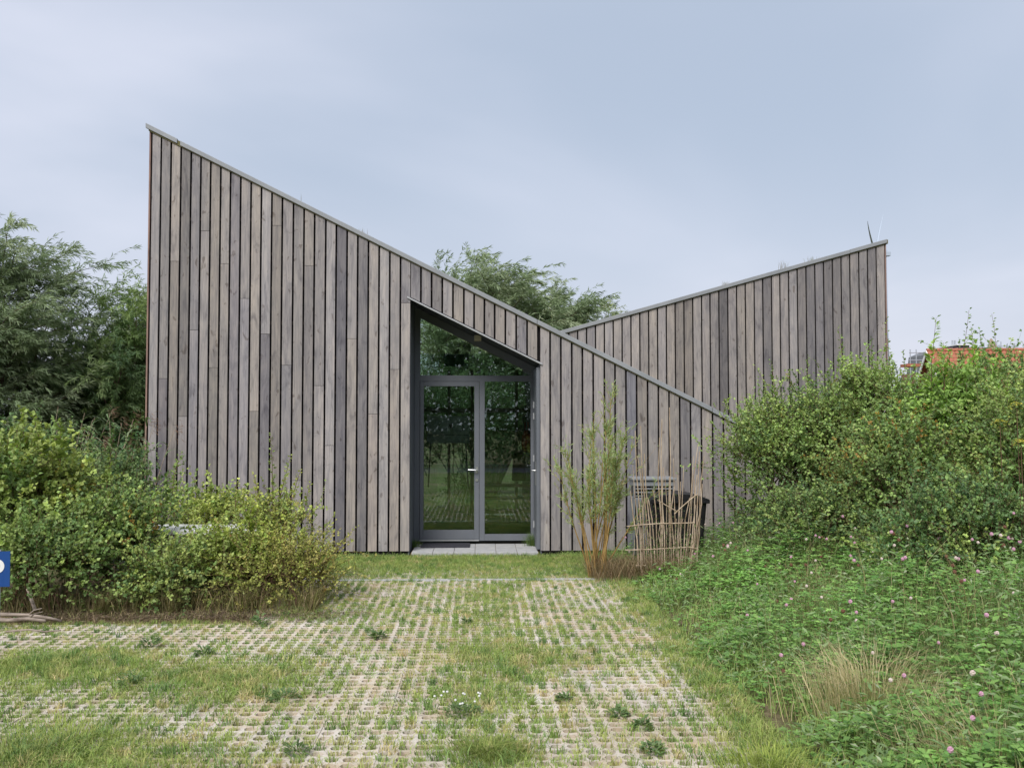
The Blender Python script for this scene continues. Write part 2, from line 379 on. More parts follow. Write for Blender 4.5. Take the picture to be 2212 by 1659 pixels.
# grass pavers: one 0.4 x 0.6 m tile with 24 openings, shared by all
def paver_mesh():
    V, Fc = [], []
    def v(p): V.append(p); return len(V) - 1
    nx, ny, p = 4, 6, 0.1
    for i in range(nx):
        for j in range(ny):
            cx, cy = (i + 0.5) * p, (j + 0.5) * p; e = 0.0004
            x0, x1 = cx - p / 2 + (e if i == 0 else 0), cx + p / 2 - (e if i == nx - 1 else 0)
            y0, y1 = cy - p / 2 + (e if j == 0 else 0), cy + p / 2 - (e if j == ny - 1 else 0)
            O = [(x1, cy), (x1, y1), (cx, y1), (x0, y1), (x0, cy), (x0, y0), (cx, y0), (x1, y0)]
            ro = [v((a, b, 0)) for a, b in O]
            ri = [v((cx + 0.0395 * math.cos(k * math.pi / 4) * (1.0 if k % 2 == 0 else 1.08), cy + 0.0395 * math.sin(k * math.pi / 4) * (1.0 if k % 2 == 0 else 1.08), 0)) for k in range(8)]
            rb = [v((V[q][0] * 0.96 + cx * 0.04, V[q][1] * 0.96 + cy * 0.04, -0.045)) for q in ri]
            for k in range(8):
                l = (k + 1) % 8
                Fc.append((ro[k], ro[l], ri[l], ri[k])); Fc.append((ri[k], ri[l], rb[l], rb[k]))
    e = 0.0004; a = [v(q) for q in ((e, e, 0), (0.4 - e, e, 0), (0.4 - e, 0.6 - e, 0), (e, 0.6 - e, 0))]; b = [v((V[q][0], V[q][1], -0.05)) for q in a]
    for k in range(4): Fc.append((a[k], b[k], b[(k + 1) % 4], a[(k + 1) % 4]))
    me = bpy.data.meshes.new('paver'); me.from_pydata(V, [], Fc); me.materials.append(PAVER); me.update(); return me
PM = paver_mesh()
PX0, PX1, PYN, PYF = -2.0, 1.80, -9.9, -0.45     # the drive; in front of the hedge the parking bay widens to the left
pav = MB().add([(-5.2, -9.9, -0.036), (1.80, -9.9, -0.036), (1.80, -0.45, -0.036), (-5.2, -0.45, -0.036)], [(0, 1, 2, 3)]).build('grass_paving', SAND)
tag(pav, 'pale grass pavers with sandy soil and tufts in their holes', kind='structure')
tiles = []
for j in range(16):
    for i in range(18):
        x, y = -5.4 + 0.4 * i, -9.9 + 0.6 * j
        if x > 1.45 or y + 0.6 > -0.4: continue
        if y > -5.4 and x < PX0 - 0.2: continue
        tiles.append((x, y))
tiles.sort(key=lambda t: (t[0] + 0.2) ** 2 + (t[1] + 14.9) ** 2)
far_v = []
for n_, (x, y) in enumerate(tiles):
    z = rnd.uniform(-0.003, 0.003)
    if n_ < 300:
        t = bpy.data.objects.new('paver', PM); COL.objects.link(t); t.parent = pav; t.location = (x, y, z)
        t.rotation_euler = (R(rnd.uniform(-0.35, 0.35)), R(rnd.uniform(-0.35, 0.35)), 0)
    else: far_v.append((x, y, z))
if far_v:
    mv = np.array([q.co[:] for q in PM.vertices]); mf = [tuple(p.vertices) for p in PM.polygons]; mb = MB()
    for x, y, z in far_v: mb.add(mv + np.array([x, y, z]), mf)
    tag(mb.build('pavers', PAVER, pav), kind='stuff')
# kerb line across the drive and the edging
kerb = MB().box(0, 0.98, 0, 0.09, -0.1, 0.012)
ko = None
for i in range(4):
    if ko is None: ko = kerb.build('kerb_stone', SLAB, pav, bevel=0.006)
    else: k2 = ko.copy(); COL.objects.link(k2); k2.parent = pav; ko2 = k2
    (ko if i == 0 else k2).location = (-2.05 + i * 0.985, -2.62, 0)

# ================================================================== BUILDING
bld = thing('timber_building', 'grey weathered timber building with two sloping roofs and glazed entrance', 'building')
def D2(px, py, Y=0.0): p = at(px, py, Y); return p[0], p[2]
# front roof line and the wing roof line (top of the metal trim)
fa, fb = D2(316.5, 268), D2(1590, 905.5)
fs = (fb[1] - fa[1]) / (fb[0] - fa[0])
def ftop(x): return fa[1] + fs * (x - fa[0])
WY = 3.46
wa, wb = D2(1213, 714, WY), D2(1915, 517.5, WY)
ws = (wb[1] - wa[1]) / (wb[0] - wa[0])
def wtop(x): return wa[1] + ws * (x - wa[0])
TT = 0.072                                           # trim height
oa, ob = D2(884, 645.5), D2(1163, 784)             # soffit edge of the porch
osl = (ob[1] - oa[1]) / (ob[0] - oa[0])
def otop(x): return oa[1] + osl * (x - oa[0])
palette = [(0.355, 0.335, 0.325), (0.32, 0.305, 0.30), (0.375, 0.345, 0.315), (0.285, 0.275, 0.28), (0.395, 0.37, 0.35), (0.34, 0.315, 0.29), (0.30, 0.285, 0.275), (0.365, 0.35, 0.345)]
def board(x0, x1, y, b0, b1, t0, t1, col, th=0.022, parent=bld):
    z = rnd.uniform(-0.0015, 0.0015)
    o = MB().wedge(x0, x1, y + z, y + th + z, b0, b1, t0, t1).build('board', WOOD, parent)
    k = rnd.choice((0.78, 0.86, 0.92, 0.96, 1.0, 1.0, 1.04, 1.08)) * rnd.uniform(0.97, 1.03); o.color = (col[0] * k * 0.905, col[1] * k * 0.90, col[2] * k * 0.905, 1); return o
G1 = [122, 193, 265, 337, 410, 481, 552, 625, 696, 770, 845, 920, 996, 1072, 1152, 1229, 1305, 1386, 1462, 1540, 1617, 1694, 1771, 1848, 1925, 2002]
gl = [D2((500 + c / 1.8433) * 0.55887, 1030)[0] for c in G1]
joints = [(315, 400 + 1118 / 1.8433), (525, 400 + 900 / 1.8433), (665, 400 + 1134 / 1.8433), (1040, 400 + 858 / 1.8433), (808, 400 + 1383 / 1.8433),
          (1268, 400 + 1145 / 1.8433), (452, 400 + 1610 / 1.8433), (962, 400 + 1637 / 1.8433), (1960, 400 + 1410 / 1.8433)] + \
         [(a, 1300 + b / 1.8433) for a, b in ((158, 813), (235, 299), (373, 570), (595, 220), (883, 533), (1115, 202), (1345, 349), (1423, 779), (1575, 10), (1730, 552), (1883, 231), (1190, 1030))]
GAP = 0.0145
ZB = 0.02
shade = {11: (0.235, 0.225, 0.235), 18: (0.20, 0.195, 0.21), 1: (0.255, 0.24, 0.25), 4: (0.29, 0.28, 0.29), 8: (0.29, 0.275, 0.285), 9: (0.36, 0.345, 0.355), 6: (0.33, 0.31, 0.285), 10: (0.32, 0.30, 0.275), 21: (0.36, 0.325, 0.30), 23: (0.385, 0.35, 0.32)}
for i in range(25):
    x0, x1 = gl[i] + GAP, gl[i + 1] - GAP
    cuts = sorted(D2(0, py * 0.55887)[1] for c, py in joints if G1[i] < c < G1[i + 1])
    zs = [ZB] + cuts
    for k, zb in enumerate(zs):
        col = shade.get(i, rnd.choice(palette)) if k == 0 or rnd.random() < 0.3 else rnd.choice(palette)
        b = zb + (0.003 if k else 0)
        last = k == len(zs) - 1
        t0 = ftop(x0) - 0.03 if last else zs[k + 1] - 0.003
        t1 = ftop(x1) - 0.03 if last else zs[k + 1] - 0.003
        board(x0, x1, 0.0, b, b, t0, t1, col)
# short boards over the porch
G3 = [103, 230, 355, 480, 605, 732, 852, 972, 1092, 1217, 1343, 1470, 1597]
g3 = [D2((1550 + c / 3.0167) * 0.55887, 720)[0] for c in G3]
for i in range(12):
    x0, x1 = g3[i] + GAP, g3[i + 1] - GAP
    board(x0, x1, 0.0, otop(x0) + 0.035, otop(x1) + 0.035, ftop(x0) - 0.03, ftop(x1) - 0.03, rnd.choice(palette))
# boards right of the porch, running on behind the hedge
G5 = [66, 142, 219, 297, 373, 450, 530, 606, 684, 760, 838, 915, 991, 1067, 1144, 1221, 1301, 1378, 1455, 1531, 1608, 1685]
g5 = [D2((2050 + c / 1.8433) * 0.55887, 1000)[0] for c in G5]
for i in range(len(g5) - 1):
    x0, x1 = g5[i] + GAP, g5[i + 1] - GAP
    c = (0.235, 0.235, 0.26) if i == 8 else rnd.choice(palette)
    board(x0, x1, 0.0, ZB, ZB, ftop(x0) - 0.03, ftop(x1) - 0.03, c)
XL, XR = gl[0] - 0.012, g5[-1]
XPL, XPR = gl[25] - GAP + 0.002, g5[0] + GAP - 0.002       # porch sides
# side boards on the left flank; only the edge of the first shows
for k in range(21):
    y0 = 0.004 + k * 0.162
    xo = XL - 0.022
    o = MB().box(xo, XL - 0.001, y0, y0 + 0.14, ZB, ftop(XL) - 0.04).build('board', WOOD, bld)
    c = rnd.choice(palette); o.color = (0.30, 0.20, 0.165, 1) if k == 0 else (*c, 1)
# black backing with the porch left open
bk = MB()
bk.prism([(XL + 0.01, -0.02), (XPL - 0.01, -0.02), (XPL - 0.01, ftop(XPL) - 0.06), (XL + 0.01, ftop(XL) - 0.06)], 0.05, 0.16)
bk.prism([(XPL - 0.009, otop(XPL) + 0.03), (XPR + 0.009, otop(XPR) + 0.03), (XPR + 0.009, ftop(XPR) - 0.06), (XPL - 0.009, ftop(XPL) - 0.06)], 0.05, 0.16)
bk.prism([(XPR + 0.01, -0.02), (XR, -0.02), (XR, ftop(XR) - 0.06), (XPR + 0.01, ftop(XPR) - 0.06)], 0.05, 0.16)
bk.build('wall_backing', BACK, bld)
for z in np.arange(0.28, 6.2, 0.52):
    xe = min(XR - 0.02, fa[0] + (z + 0.12 - fa[1]) / fs)
    if z > otop(XPL) + 0.1:
        segs = [(XL + 0.02, xe)]
    else:
        segs = [(XL + 0.02, XPL - 0.02)] + ([(XPR + 0.02, xe)] if xe > XPR + 0.1 else [])
    if z < otop(XPL) + 0.1 and z > otop(XPR): segs = [(XL + 0.02, XPL - 0.02)] + ([(max(XPR + 0.02, 0), xe)] if xe > XPR + 0.1 else [])
    for a, b in segs:
        if b > a + 0.2: MB().box(a, b, 0.027, 0.049, z, z + 0.045).build('batten', BATTEN, bld)
MB().box(XL + 0.03, XPL - 0.03, 0.03, 0.2, -0.08, 0.015).build('plinth', BACK, bld); MB().box(XPR + 0.03, XR, 0.03, 0.2, -0.08, 0.015).build('plinth', BACK, bld)
# shell of the front volume
DEP = 3.38
MB().prism([(XL + 0.02, -0.05), (XL + 0.14, -0.05), (XL + 0.14, ftop(XL + 0.14) - 0.1), (XL + 0.02, ftop(XL + 0.02) - 0.1)], 0.165, DEP).build('side_wall', BACK, bld)
MB().prism([(XR - 0.12, -0.05), (XR, -0.05), (XR, ftop(XR) - 0.1), (XR - 0.12, ftop(XR - 0.12) - 0.1)], 0.165, DEP).build('side_wall', BACK, bld)
MB().prism([(XL - 0.03, ftop(XL - 0.03) - 0.09), (XR + 0.06, ftop(XR + 0.06) - 0.09), (XR + 0.06, ftop(XR + 0.06) - 0.012), (XL - 0.03, ftop(XL - 0.03) - 0.012)], -0.015, DEP + 0.04).build('roof', SEDUM, bld)
def trim(xa, xb, top, y0, y1, dz=0.0, name='roof_trim'):
    return MB().wedge(xa, xb, y0, y1, top(xa) - TT + dz, top(xb) - TT + dz, top(xa) + dz, top(xb) + dz).build(name, TRIM, bld, bevel=0.006)
for a, b, dz in ((315.5, 384, 0.004), (390.5, 1160, -0.004), (1160.7, 1537, -0.002), (1537.8, 1640, -0.006)):
    trim(D2(a, 300 if a < 500 else 800)[0], D2(b, 300 if b < 500 else 800)[0], ftop, -0.035, 0.02, dz)
# the right wing, set back
G6 = [20, 77, 137, 197, 257, 316, 376, 434, 493, 550, 609, 668, 727, 787, 846, 906, 965, 1024, 1085, 1144, 1203, 1262]
gw = [D2((2700 + c / 1.7464) * 0.55887, 640, WY)[0] for c in G6]
pit = (gw[0] - D2((1500 + 1405 / 2.011) * 0.55887, 750, WY)[0]) / 15
gw = [gw[0] - pit * k for k in range(19, 0, -1)] + gw
wsh = {}
for i in range(len(gw) - 1):
    x0, x1 = gw[i] + 0.014, gw[i + 1] - 0.014
    c = rnd.choice(palette); c = tuple(q * 0.88 for q in c) if i > 15 else c
    if i in (33, 38, 26, 21): c = (0.225, 0.215, 0.215)
    board(x0, x1, WY, ZB, ZB, wtop(x0) - 0.03, wtop(x1) - 0.03, c)
WL, WR = gw[0], gw[-1]
MB().prism([(WL, -0.05), (WR + 0.004, -0.05), (WR + 0.004, wtop(WR) - 0.05), (WL, wtop(WL) - 0.05)], WY + 0.045, WY + 0.16).build('wall_backing', BACK, bld)
for k in range(12):
    y0 = WY + 0.004 + k * 0.4
    o = MB().box(WR + 0.006, WR + 0.028, y0, y0 + 0.36, ZB, wtop(WR) - 0.04).build('board', WOOD, bld); c = rnd.choice(palette); o.color = (0.30, 0.21, 0.18, 1) if k == 0 else (*c, 1)
MB().prism([(WR - 0.12, -0.05), (WR, -0.05), (WR, wtop(WR) - 0.1), (WR - 0.12, wtop(WR) - 0.1)], WY + 0.17, WY + 4.8).box(WL, WL + 0.12, WY + 0.17, WY + 4.8, -0.05, wtop(WL) - 0.1).build('side_wall', BACK, bld)
MB().prism([(WL - 0.02, wtop(WL) - 0.09), (WR + 0.06, wtop(WR + 0.06) - 0.09), (WR + 0.06, wtop(WR + 0.06) - 0.012), (WL - 0.02, wtop(WL) - 0.012)], WY - 0.012, WY + 4.9).build('roof', SEDUM, bld)
MB().box(WL, WR, WY + 4.6, WY + 4.75, -0.05, wtop(WL) - 0.1).build('back_wall', BACK, bld)
jx = D2(1835, 540, WY)[0]
trim(WL, jx - 0.002, wtop, WY - 0.035, WY + 0.02); trim(jx + 0.002, WR + 0.035, wtop, WY - 0.035, WY + 0.02, 0.003)
# ---- porch: reveals, soffit, glazed front
RY = 0.95
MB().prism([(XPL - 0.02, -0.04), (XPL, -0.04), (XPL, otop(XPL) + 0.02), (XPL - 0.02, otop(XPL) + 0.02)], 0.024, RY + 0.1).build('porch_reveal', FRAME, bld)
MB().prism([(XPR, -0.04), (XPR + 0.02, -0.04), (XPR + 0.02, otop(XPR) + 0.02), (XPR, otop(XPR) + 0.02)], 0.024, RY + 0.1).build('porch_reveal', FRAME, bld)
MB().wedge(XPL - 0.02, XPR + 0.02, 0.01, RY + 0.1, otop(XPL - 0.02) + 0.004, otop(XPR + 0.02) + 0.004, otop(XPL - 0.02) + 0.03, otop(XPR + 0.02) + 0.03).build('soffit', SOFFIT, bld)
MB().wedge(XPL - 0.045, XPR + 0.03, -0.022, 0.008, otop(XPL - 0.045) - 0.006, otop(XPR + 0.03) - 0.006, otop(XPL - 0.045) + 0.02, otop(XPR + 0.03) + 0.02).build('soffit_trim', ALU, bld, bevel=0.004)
def fx(px, py=1000): return D2(px, py, RY)[0]
def fz(py, px=1000): return D2(px, py, RY)[1]
ZT0, ZT1 = fz(824), fz(811)
zb_, zd = fz(1168), fz(1165)
xl0, xl1, xd0, xd1, xg0, xg1 = XPL + 0.002, fx(906.5), fx(907), fx(1035), fx(915), fx(1024.5)
xm1, xr0, xr1 = fx(1047), fx(1146.5), fx(1160)
fr = thing  # alias kept short below
frame = MB()
def stop(x): return otop(x) - 0.004 - 0.0
frame.prism([(xl0, zb_), (xl1, zb_), (xl1, stop(xl1)), (xl0, stop(xl0))], RY, RY + 0.09)
frame.prism([(xr0, zb_), (XPR - 0.002, zb_), (XPR - 0.002, stop(XPR)), (xr0, stop(xr0))], RY, RY + 0.09)
frame.box(xl1, xr0, RY, RY + 0.09, ZT0, ZT1)
frame.wedge(xl1, xr0, RY, RY + 0.09, max(stop(xl1) - 0.13, 0), max(stop(xr0) - 0.13, ZT1), stop(xl1), stop(xr0))
frame.box(xd1 + 0.004, xm1, RY, RY + 0.09, zb_, ZT0)
frame.box(xm1, xr0, RY, RY + 0.09, zb_, fz(1154))
fo = frame.build('entrance_frame', FRAME, bld, bevel=0.004)
MB().box(xm1, xr0, RY + 0.04, RY + 0.06, fz(1154), ZT0).build('glass_pane', GLASS, fo)
xe = min(xr0, oa[0] + (ZT1 + 0.134 - oa[1]) / osl)
MB().prism([(xl1, ZT1), (xe, ZT1), (xl1, stop(xl1) - 0.13)], RY + 0.04, RY + 0.06).build('glass_pane', GLASS, fo)
MB().box(xd0, xd1, RY - 0.02, RY + 0.06, zd - 0.022, zd - 0.004).build('threshold', ALU, fo)
dr = MB().box(xd0, xg0, RY - 0.012, RY + 0.07, zd, ZT0 - 0.004).box(xg1, xd1, RY - 0.012, RY + 0.07, zd, ZT0 - 0.004) \
    .box(xg0, xg1, RY - 0.012, RY + 0.07, fz(834.5), ZT0 - 0.004).box(xg0, xg1, RY - 0.012, RY + 0.07, zd, fz(1144.5)).build('door', FRAME, bld, bevel=0.004)
MB().box(xg0, xg1, RY + 0.02, RY + 0.04, fz(1144.5), fz(834.5)).build('glass_pane', GLASS, dr)
hx, hz_ = fx(1030), fz(1015)
MB().tube([(hx, RY - 0.012, hz_), (hx, RY - 0.06, hz_), (hx - 0.02, RY - 0.065, hz_), (hx - 0.14, RY - 0.065, hz_ + 0.004)], 0.011, 8).box(hx - 0.02, hx + 0.02, RY - 0.018, RY - 0.012, hz_ - 0.05, hz_ + 0.05).build('handle', STEEL, dr, smooth=False)
MB().tube([(hx, RY - 0.012, hz_ - 0.16), (hx, RY - 0.024, hz_ - 0.16)], 0.022, 12).build('lock', STEEL, dr)
# outer shutter door folded back against the right reveal
sx0, sx1 = XPR - 0.055, XPR - 0.003
zs_ = otop(XPR) - 0.05
sh = MB().box(sx0, sx1, 0.06, RY - 0.03, 0.03, zs_).build('shutter_door', FRAME, bld, bevel=0.004)
for py in (875, 899, 990, 1132):
    hz2 = D2(1155, py, 0.7)[1]
    MB().box(sx0 - 0.02, sx0 - 0.001, 0.66, 0.70, hz2 - 0.05, hz2 + 0.05).build('hinge', ALU, sh, bevel=0.003)
hz3 = D2(1160, 1016, 0.25)[1]
MB().box(sx0 - 0.008, sx0 - 0.001, 0.20, 0.245, hz3 - 0.22, hz3 + 0.13).tube([(sx0 - 0.004, 0.222, hz3), (sx0 - 0.055, 0.222, hz3), (sx0 - 0.06, 0.24, hz3), (sx0 - 0.06, 0.34, hz3)], 0.011, 8).build('handle', STEEL, sh)
lp = at(1032, 728, 0.45)
MB().box(lp[0] - 0.055, lp[0] + 0.055, 0.40, 0.50, otop(lp[0]) - 0.09, otop(lp[0]) - 0.0).build('soffit_lamp', CREAM, bld, bevel=0.01)
# ---- the hall behind the glass
HX0, HX1 = -1.75, 1.75
MB().box(HX0 - 0.08, HX0, RY + 0.11, DEP, -0.02, 3.4).build('hall_wall', INNER, bld)
MB().box(HX1, HX1 + 0.08, RY + 0.11, DEP, -0.02, ftop(HX1) - 0.12).build('hall_wall', INNER, bld)
MB().box(HX0, HX1, RY + 0.1, DEP, -0.03, 0.025).build('hall_floor', INFLOOR, bld)
MB().box(HX0, HX0 + 0.55, DEP - 0.1, DEP - 0.01, 0.025, 3.4).box(1.25, HX1, DEP - 0.1, DEP - 0.01, 0.025, 2.9).box(HX0 + 0.55, 1.25, DEP - 0.1, DEP - 0.01, 0.025, 0.12).build('hall_wall', INNER, bld)
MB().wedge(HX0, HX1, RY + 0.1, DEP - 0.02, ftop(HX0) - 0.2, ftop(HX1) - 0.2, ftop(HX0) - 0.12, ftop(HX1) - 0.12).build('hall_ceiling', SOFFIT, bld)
for yb0 in (1.5, 2.2, 2.9): MB().wedge(HX0, HX1, yb0, yb0 + 0.07, ftop(HX0) - 0.42, ftop(HX1) - 0.42, ftop(HX0) - 0.2, ftop(HX1) - 0.2).build('ceiling_beam', BATTEN, bld)
bw = MB()
for x in (-1.2, -0.62, -0.2, 0.62, 1.2): bw.box(x, x + 0.05, DEP - 0.09, DEP - 0.03, 0.12, 2.9)
bw.box(-1.2, 1.25, DEP - 0.085, DEP - 0.035, 2.12, 2.2)
bwo = bw.build('back_window', OAK, bld); MB().box(-1.2, 1.25, DEP - 0.06, DEP - 0.052, 0.12, 3.2).build('glass_pane', GLASS, bwo)
t = tag(MB().box(-0.17, 0.17, 0, 0.04, 0, 0.2).build('exit_sign', GREENSIGN, bevel=0.008), 'dark green exit sign box hanging behind the glass over the door', 'exit sign')
p = at(981, 791, 1.9); t.location = p
# bench-like oak steps at the right of the hall
st = thing('wooden_steps', 'pale wooden steps standing in the hall behind the right pane', 'steps', (0.45, 1.9, 0.025))
for k in range(4): MB().box(-0.5, 0.9, k * 0.3, k * 0.3 + 0.28, 0.16 + k * 0.2, 0.20 + k * 0.2).build('tread', OAK, st, bevel=0.004)
MB().box(-0.5, -0.46, 0, 1.2, 0, 0.16).box(0.86, 0.9, 0, 1.2, 0, 0.16).build('stringer', OAK, st)
pb = thing('poster_board', 'pale grey board with dark emblem seen through the left door pane', 'notice board', tuple(at(968, 957, 2.0)))
MB().box(-0.36, 0.36, 0, 0.02, -0.0, 0.46).build('panel', POSTER, pb, bevel=0.004)
ink = MB()
for cx_, s_ in ((-0.1, 1), (0.19, -1)):
    for k in range(9):
        a0, a1 = R(110 + k * 16), R(110 + (k + 1) * 16); r0, r1 = 0.06, 0.072
        ink.add([(cx_ + s_ * r * math.cos(a), -0.002, 0.27 + r * math.sin(a)) for r, a in ((r0, a0), (r1, a0), (r1, a1), (r0, a1))], [(0, 1, 2, 3)])
for k in range(7):
    a = R(90 + k * 51.4); ink.add([(0.05 + 0.015 * math.cos(a + 1.2), -0.002, 0.29 + 0.015 * math.sin(a + 1.2)), (0.05 + 0.07 * math.cos(a), -0.002, 0.29 + 0.07 * math.sin(a)), (0.05 + 0.015 * math.cos(a - 1.2), -0.002, 0.29 + 0.015 * math.sin(a - 1.2))], [(0, 1, 2)])
ink.build('emblem', INK, pb)
MB().box(-0.36, 0.36, -0.004, -0.001, 0.135, 0.142).build('rule_line', INK, pb)
MB().tube([(-0.3, 0.03, 0), (-0.34, 0.12, -0.75)], 0.014).tube([(0.3, 0.03, 0), (0.34, 0.12, -0.75)], 0.014).build('leg', ALU, pb)
bag = thing('red_bag', 'red cloth bag hanging inside the hall at the right pane', 'bag', tuple(at(1137, 977, 1.6)))
MB().prism([(-0.07, 0), (0.09, 0.0), (0.1, 0.2), (0.03, 0.36), (-0.03, 0.36), (-0.08, 0.2)], 0, 0.1).build('body', RED, bag, bevel=0.03, smooth=True)
MB().tube([(-0.02, 0.05, 0.34), (-0.02, 0.05, 0.5), (0.03, 0.05, 0.5), (0.03, 0.05, 0.34)], 0.008).build('strap', RED, bag)
coat = MB().prism([(-0.12, -0.42), (0.12, -0.42), (0.1, 0.0), (0.05, 0.1), (-0.05, 0.1), (-0.1, 0.0)], 0, 0.09).build('coat', BROWNC, bevel=0.03, smooth=True)
coat.location = at(1121, 985, 1.75); tag(coat, 'brown coat hanging beside the red bag inside the hall', 'coat')
# porch floor slabs and doormat
ep = MB().box(XPL + 0.03, XPR - 0.03, -0.12, RY - 0.025, -0.08, 0.0).build('porch_floor', SAND); tag(ep, 'grey slab floor of the porch', kind='structure')
nsx = 6; wdt = (XPR - XPL - 0.08) / nsx
for i in range(nsx):
    for j, (ya, yb) in enumerate(((-0.13, 0.27), (0.275, 0.6), (0.605, RY - 0.03))):
        x0 = XPL + 0.04 + i * wdt
        MB().box(x0 + 0.003, x0 + wdt - 0.003, ya, yb, -0.07, 0.012 + rnd.uniform(-0.003, 0.003)).build('slab', SLAB, ep, bevel=0.004)
dm = MB().box(fx(913), fx(1016), 0.42, 0.88, 0.014, 0.034).build('doormat', MATB, bevel=0.006); tag(dm, 'dark doormat lying on the porch slabs before the glass door', 'doormat')

# ================================================================== VEGETATION BUILDERS
HAW = [(0.058, 0.098, 0.034), (0.085, 0.134, 0.042), (0.118, 0.168, 0.050), (0.160, 0.204, 0.060)]
MAPLE = [(0.075, 0.115, 0.035), (0.115, 0.155, 0.042), (0.16, 0.19, 0.05), (0.21, 0.225, 0.06)]
DARKG = [(0.035, 0.07, 0.028), (0.05, 0.09, 0.032), (0.075, 0.115, 0.04)]
WIL = [(0.075, 0.105, 0.055), (0.10, 0.135, 0.072), (0.13, 0.165, 0.095), (0.165, 0.195, 0.125)]
LB, WLB = 2.2, 2.3
def shrub(name, label, cat, base, rad, h0, h1, seed, cols, n_clump=40, tw=26, lv=16, leaf=(0.035, 0.026), stems=10, shoots=(), bark=None, group=None, wts=None, odd=None, tw_len=(0.18, 0.46), zpow=1.0, dens=0.0):
    """leafy shrub: stems from the base, clumps of twigs through the crown, leaves along every twig"""
    g = np.random.default_rng(seed); bx, by = base; rx, ry = rad
    root = thing(name, label, cat, (bx, by, -0.06), group)
    cz, rz = (h0 + h1) / 2, (h1 - h0) / 2
    d = rv(g, n_clump); d[:, 2] = np.abs(d[:, 2]) * np.where(g.random(n_clump) < 0.25, -1, 1)
    rr = g.uniform(0.35, 0.98, (n_clump, 1)) ** 0.6
    cc = d * rr * np.array([rx, ry, rz]) * (1 - 0.18 / max(rx, 0.4)) + np.array([0, 0, cz])
    shp = 1 + 0.18 * lump(cc, 2.2, seed); cc[:, :2] *= shp[:, None]
    n = n_clump * tw; ci = np.repeat(np.arange(n_clump), tw)
    P0 = cc[ci] + g.normal(size=(n, 3)) * np.array([0.16, 0.16, 0.13]) * (0.6 + 0.5 * rx) * g.uniform(0.5, 1.6, n_clump)[ci][:, None]
    P0[:, 2] = np.maximum(P0[:, 2], 0.08)
    D0 = unit(unit(P0 - np.array([0, 0, cz * 0.7])) * 0.8 + rv(g, n) * 0.8 + np.array([0, 0, 0.45]))
    L = g.uniform(*tw_len, n)
    C = sprout(g, P0, D0, L, 4, grav=0.15, jit=0.22)
    tw_c = LB * pal(g, n_clump, cols, wts)[ci] * g.uniform(0.78, 1.22, n_clump)[ci][:, None] * g.uniform(0.82, 1.18, (n, 1))
    lv = int(lv * 1.3); t = g.uniform(0.05, 1.0, (n, lv)); PP, TT_ = sample(C, t)
    PP, TT_ = PP.reshape(-1, 3), TT_.reshape(-1, 3); M = len(PP)
    if dens: 
        keep = lump(PP, 4.5, seed * 1.7) > -1 + dens + g.uniform(-0.3, 0.3, M)
    else: keep = np.ones(M, bool)
    keep &= PP[:, 2] > 0.03
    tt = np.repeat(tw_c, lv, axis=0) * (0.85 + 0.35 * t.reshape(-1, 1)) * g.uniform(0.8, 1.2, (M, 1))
    if odd is not None:
        mo = (g.random(n_clump) < odd[1])[ci].repeat(lv) & (g.random(M) < 0.5); tt[mo] = pal(g, int(mo.sum()), odd[0])
    A = unit(TT_ * 0.5 + rv(g, M) * 0.9 + np.array([0, 0, 0.1])); NR = unit(rv(g, M) * 0.75 + np.array([0, -0.45, 1.0]))
    s = g.uniform(0.55, 1.2, M) * 0.86
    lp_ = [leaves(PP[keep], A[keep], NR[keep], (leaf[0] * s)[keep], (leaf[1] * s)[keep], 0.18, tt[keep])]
    cur = [(C, np.full(n, 0.0028), np.full(n, 0.001), 3)]
    # tall shoots standing out of the crown
    if len(shoots):
        sh_ = np.array(shoots, float); ns = len(sh_)
        P0 = sh_[:, :3] - np.array([bx, by, -0.06]); Ls = sh_[:, 3]
        Cs = sprout(g, P0, np.stack([sh_[:, 4], np.zeros(ns), np.ones(ns)], 1), Ls, 8, jit=0.05)
        k_ = 30; t = np.linspace(0.05, 1, k_)[None] * np.ones((ns, 1)); PP, TT_ = sample(Cs, t); PP, TT_ = PP.reshape(-1, 3), TT_.reshape(-1, 3)
        sid = g.uniform(0, 2 * np.pi, len(PP)); A = unit(np.stack([np.cos(sid), np.sin(sid), np.full(len(PP), 0.25)], 1) + TT_ * 0.3)
        sz = (1.25 - 0.75 * t.reshape(-1)) * g.uniform(0.8, 1.25, len(PP)) * 1.25
        tb = np.repeat(LB * pal(g, ns, cols[1:]), k_, axis=0) * g.uniform(0.85, 1.2, (len(PP), 1))
        for rep in range(2):
            A2 = unit(A + rv(g, len(PP)) * 0.4)
            lp_.append(leaves(PP + A2 * 0.012, A2, unit(rv(g, len(PP)) * 0.5 + np.array([0, 0, 1.])), leaf[0] * sz, leaf[1] * sz, 0.18, tb))
        cur.append((Cs, np.full(ns, 0.006), np.full(ns, 0.0018), 4))
    # stems
    b0 = g.normal(size=(stems, 3)) * np.array([0.14 + 0.12 * rx, 0.14 + 0.1 * ry, 0]); tg = cc[g.choice(n_clump, stems)]
    tt_ = np.linspace(0, 1, 9)[None, :, None]; ctl = (b0 + tg) / 2 * np.array([0.7, 0.7, 1]) + np.array([0, 0, 0.18])
    CS = b0[:, None] * (1 - tt_) ** 2 + 2 * ctl[:, None] * tt_ * (1 - tt_) + tg[:, None] * tt_ ** 2 + g.normal(size=(stems, 9, 3)) * 0.012 * (tt_ > 0)
    cur.insert(0, (CS, g.uniform(0.009, 0.017, stems), np.full(stems, 0.004), 5))
    # limbs from stem heads to the clumps
    src = CS[g.choice(stems, n_clump), 5]; tl = np.linspace(0, 1, 5)[None, :, None]
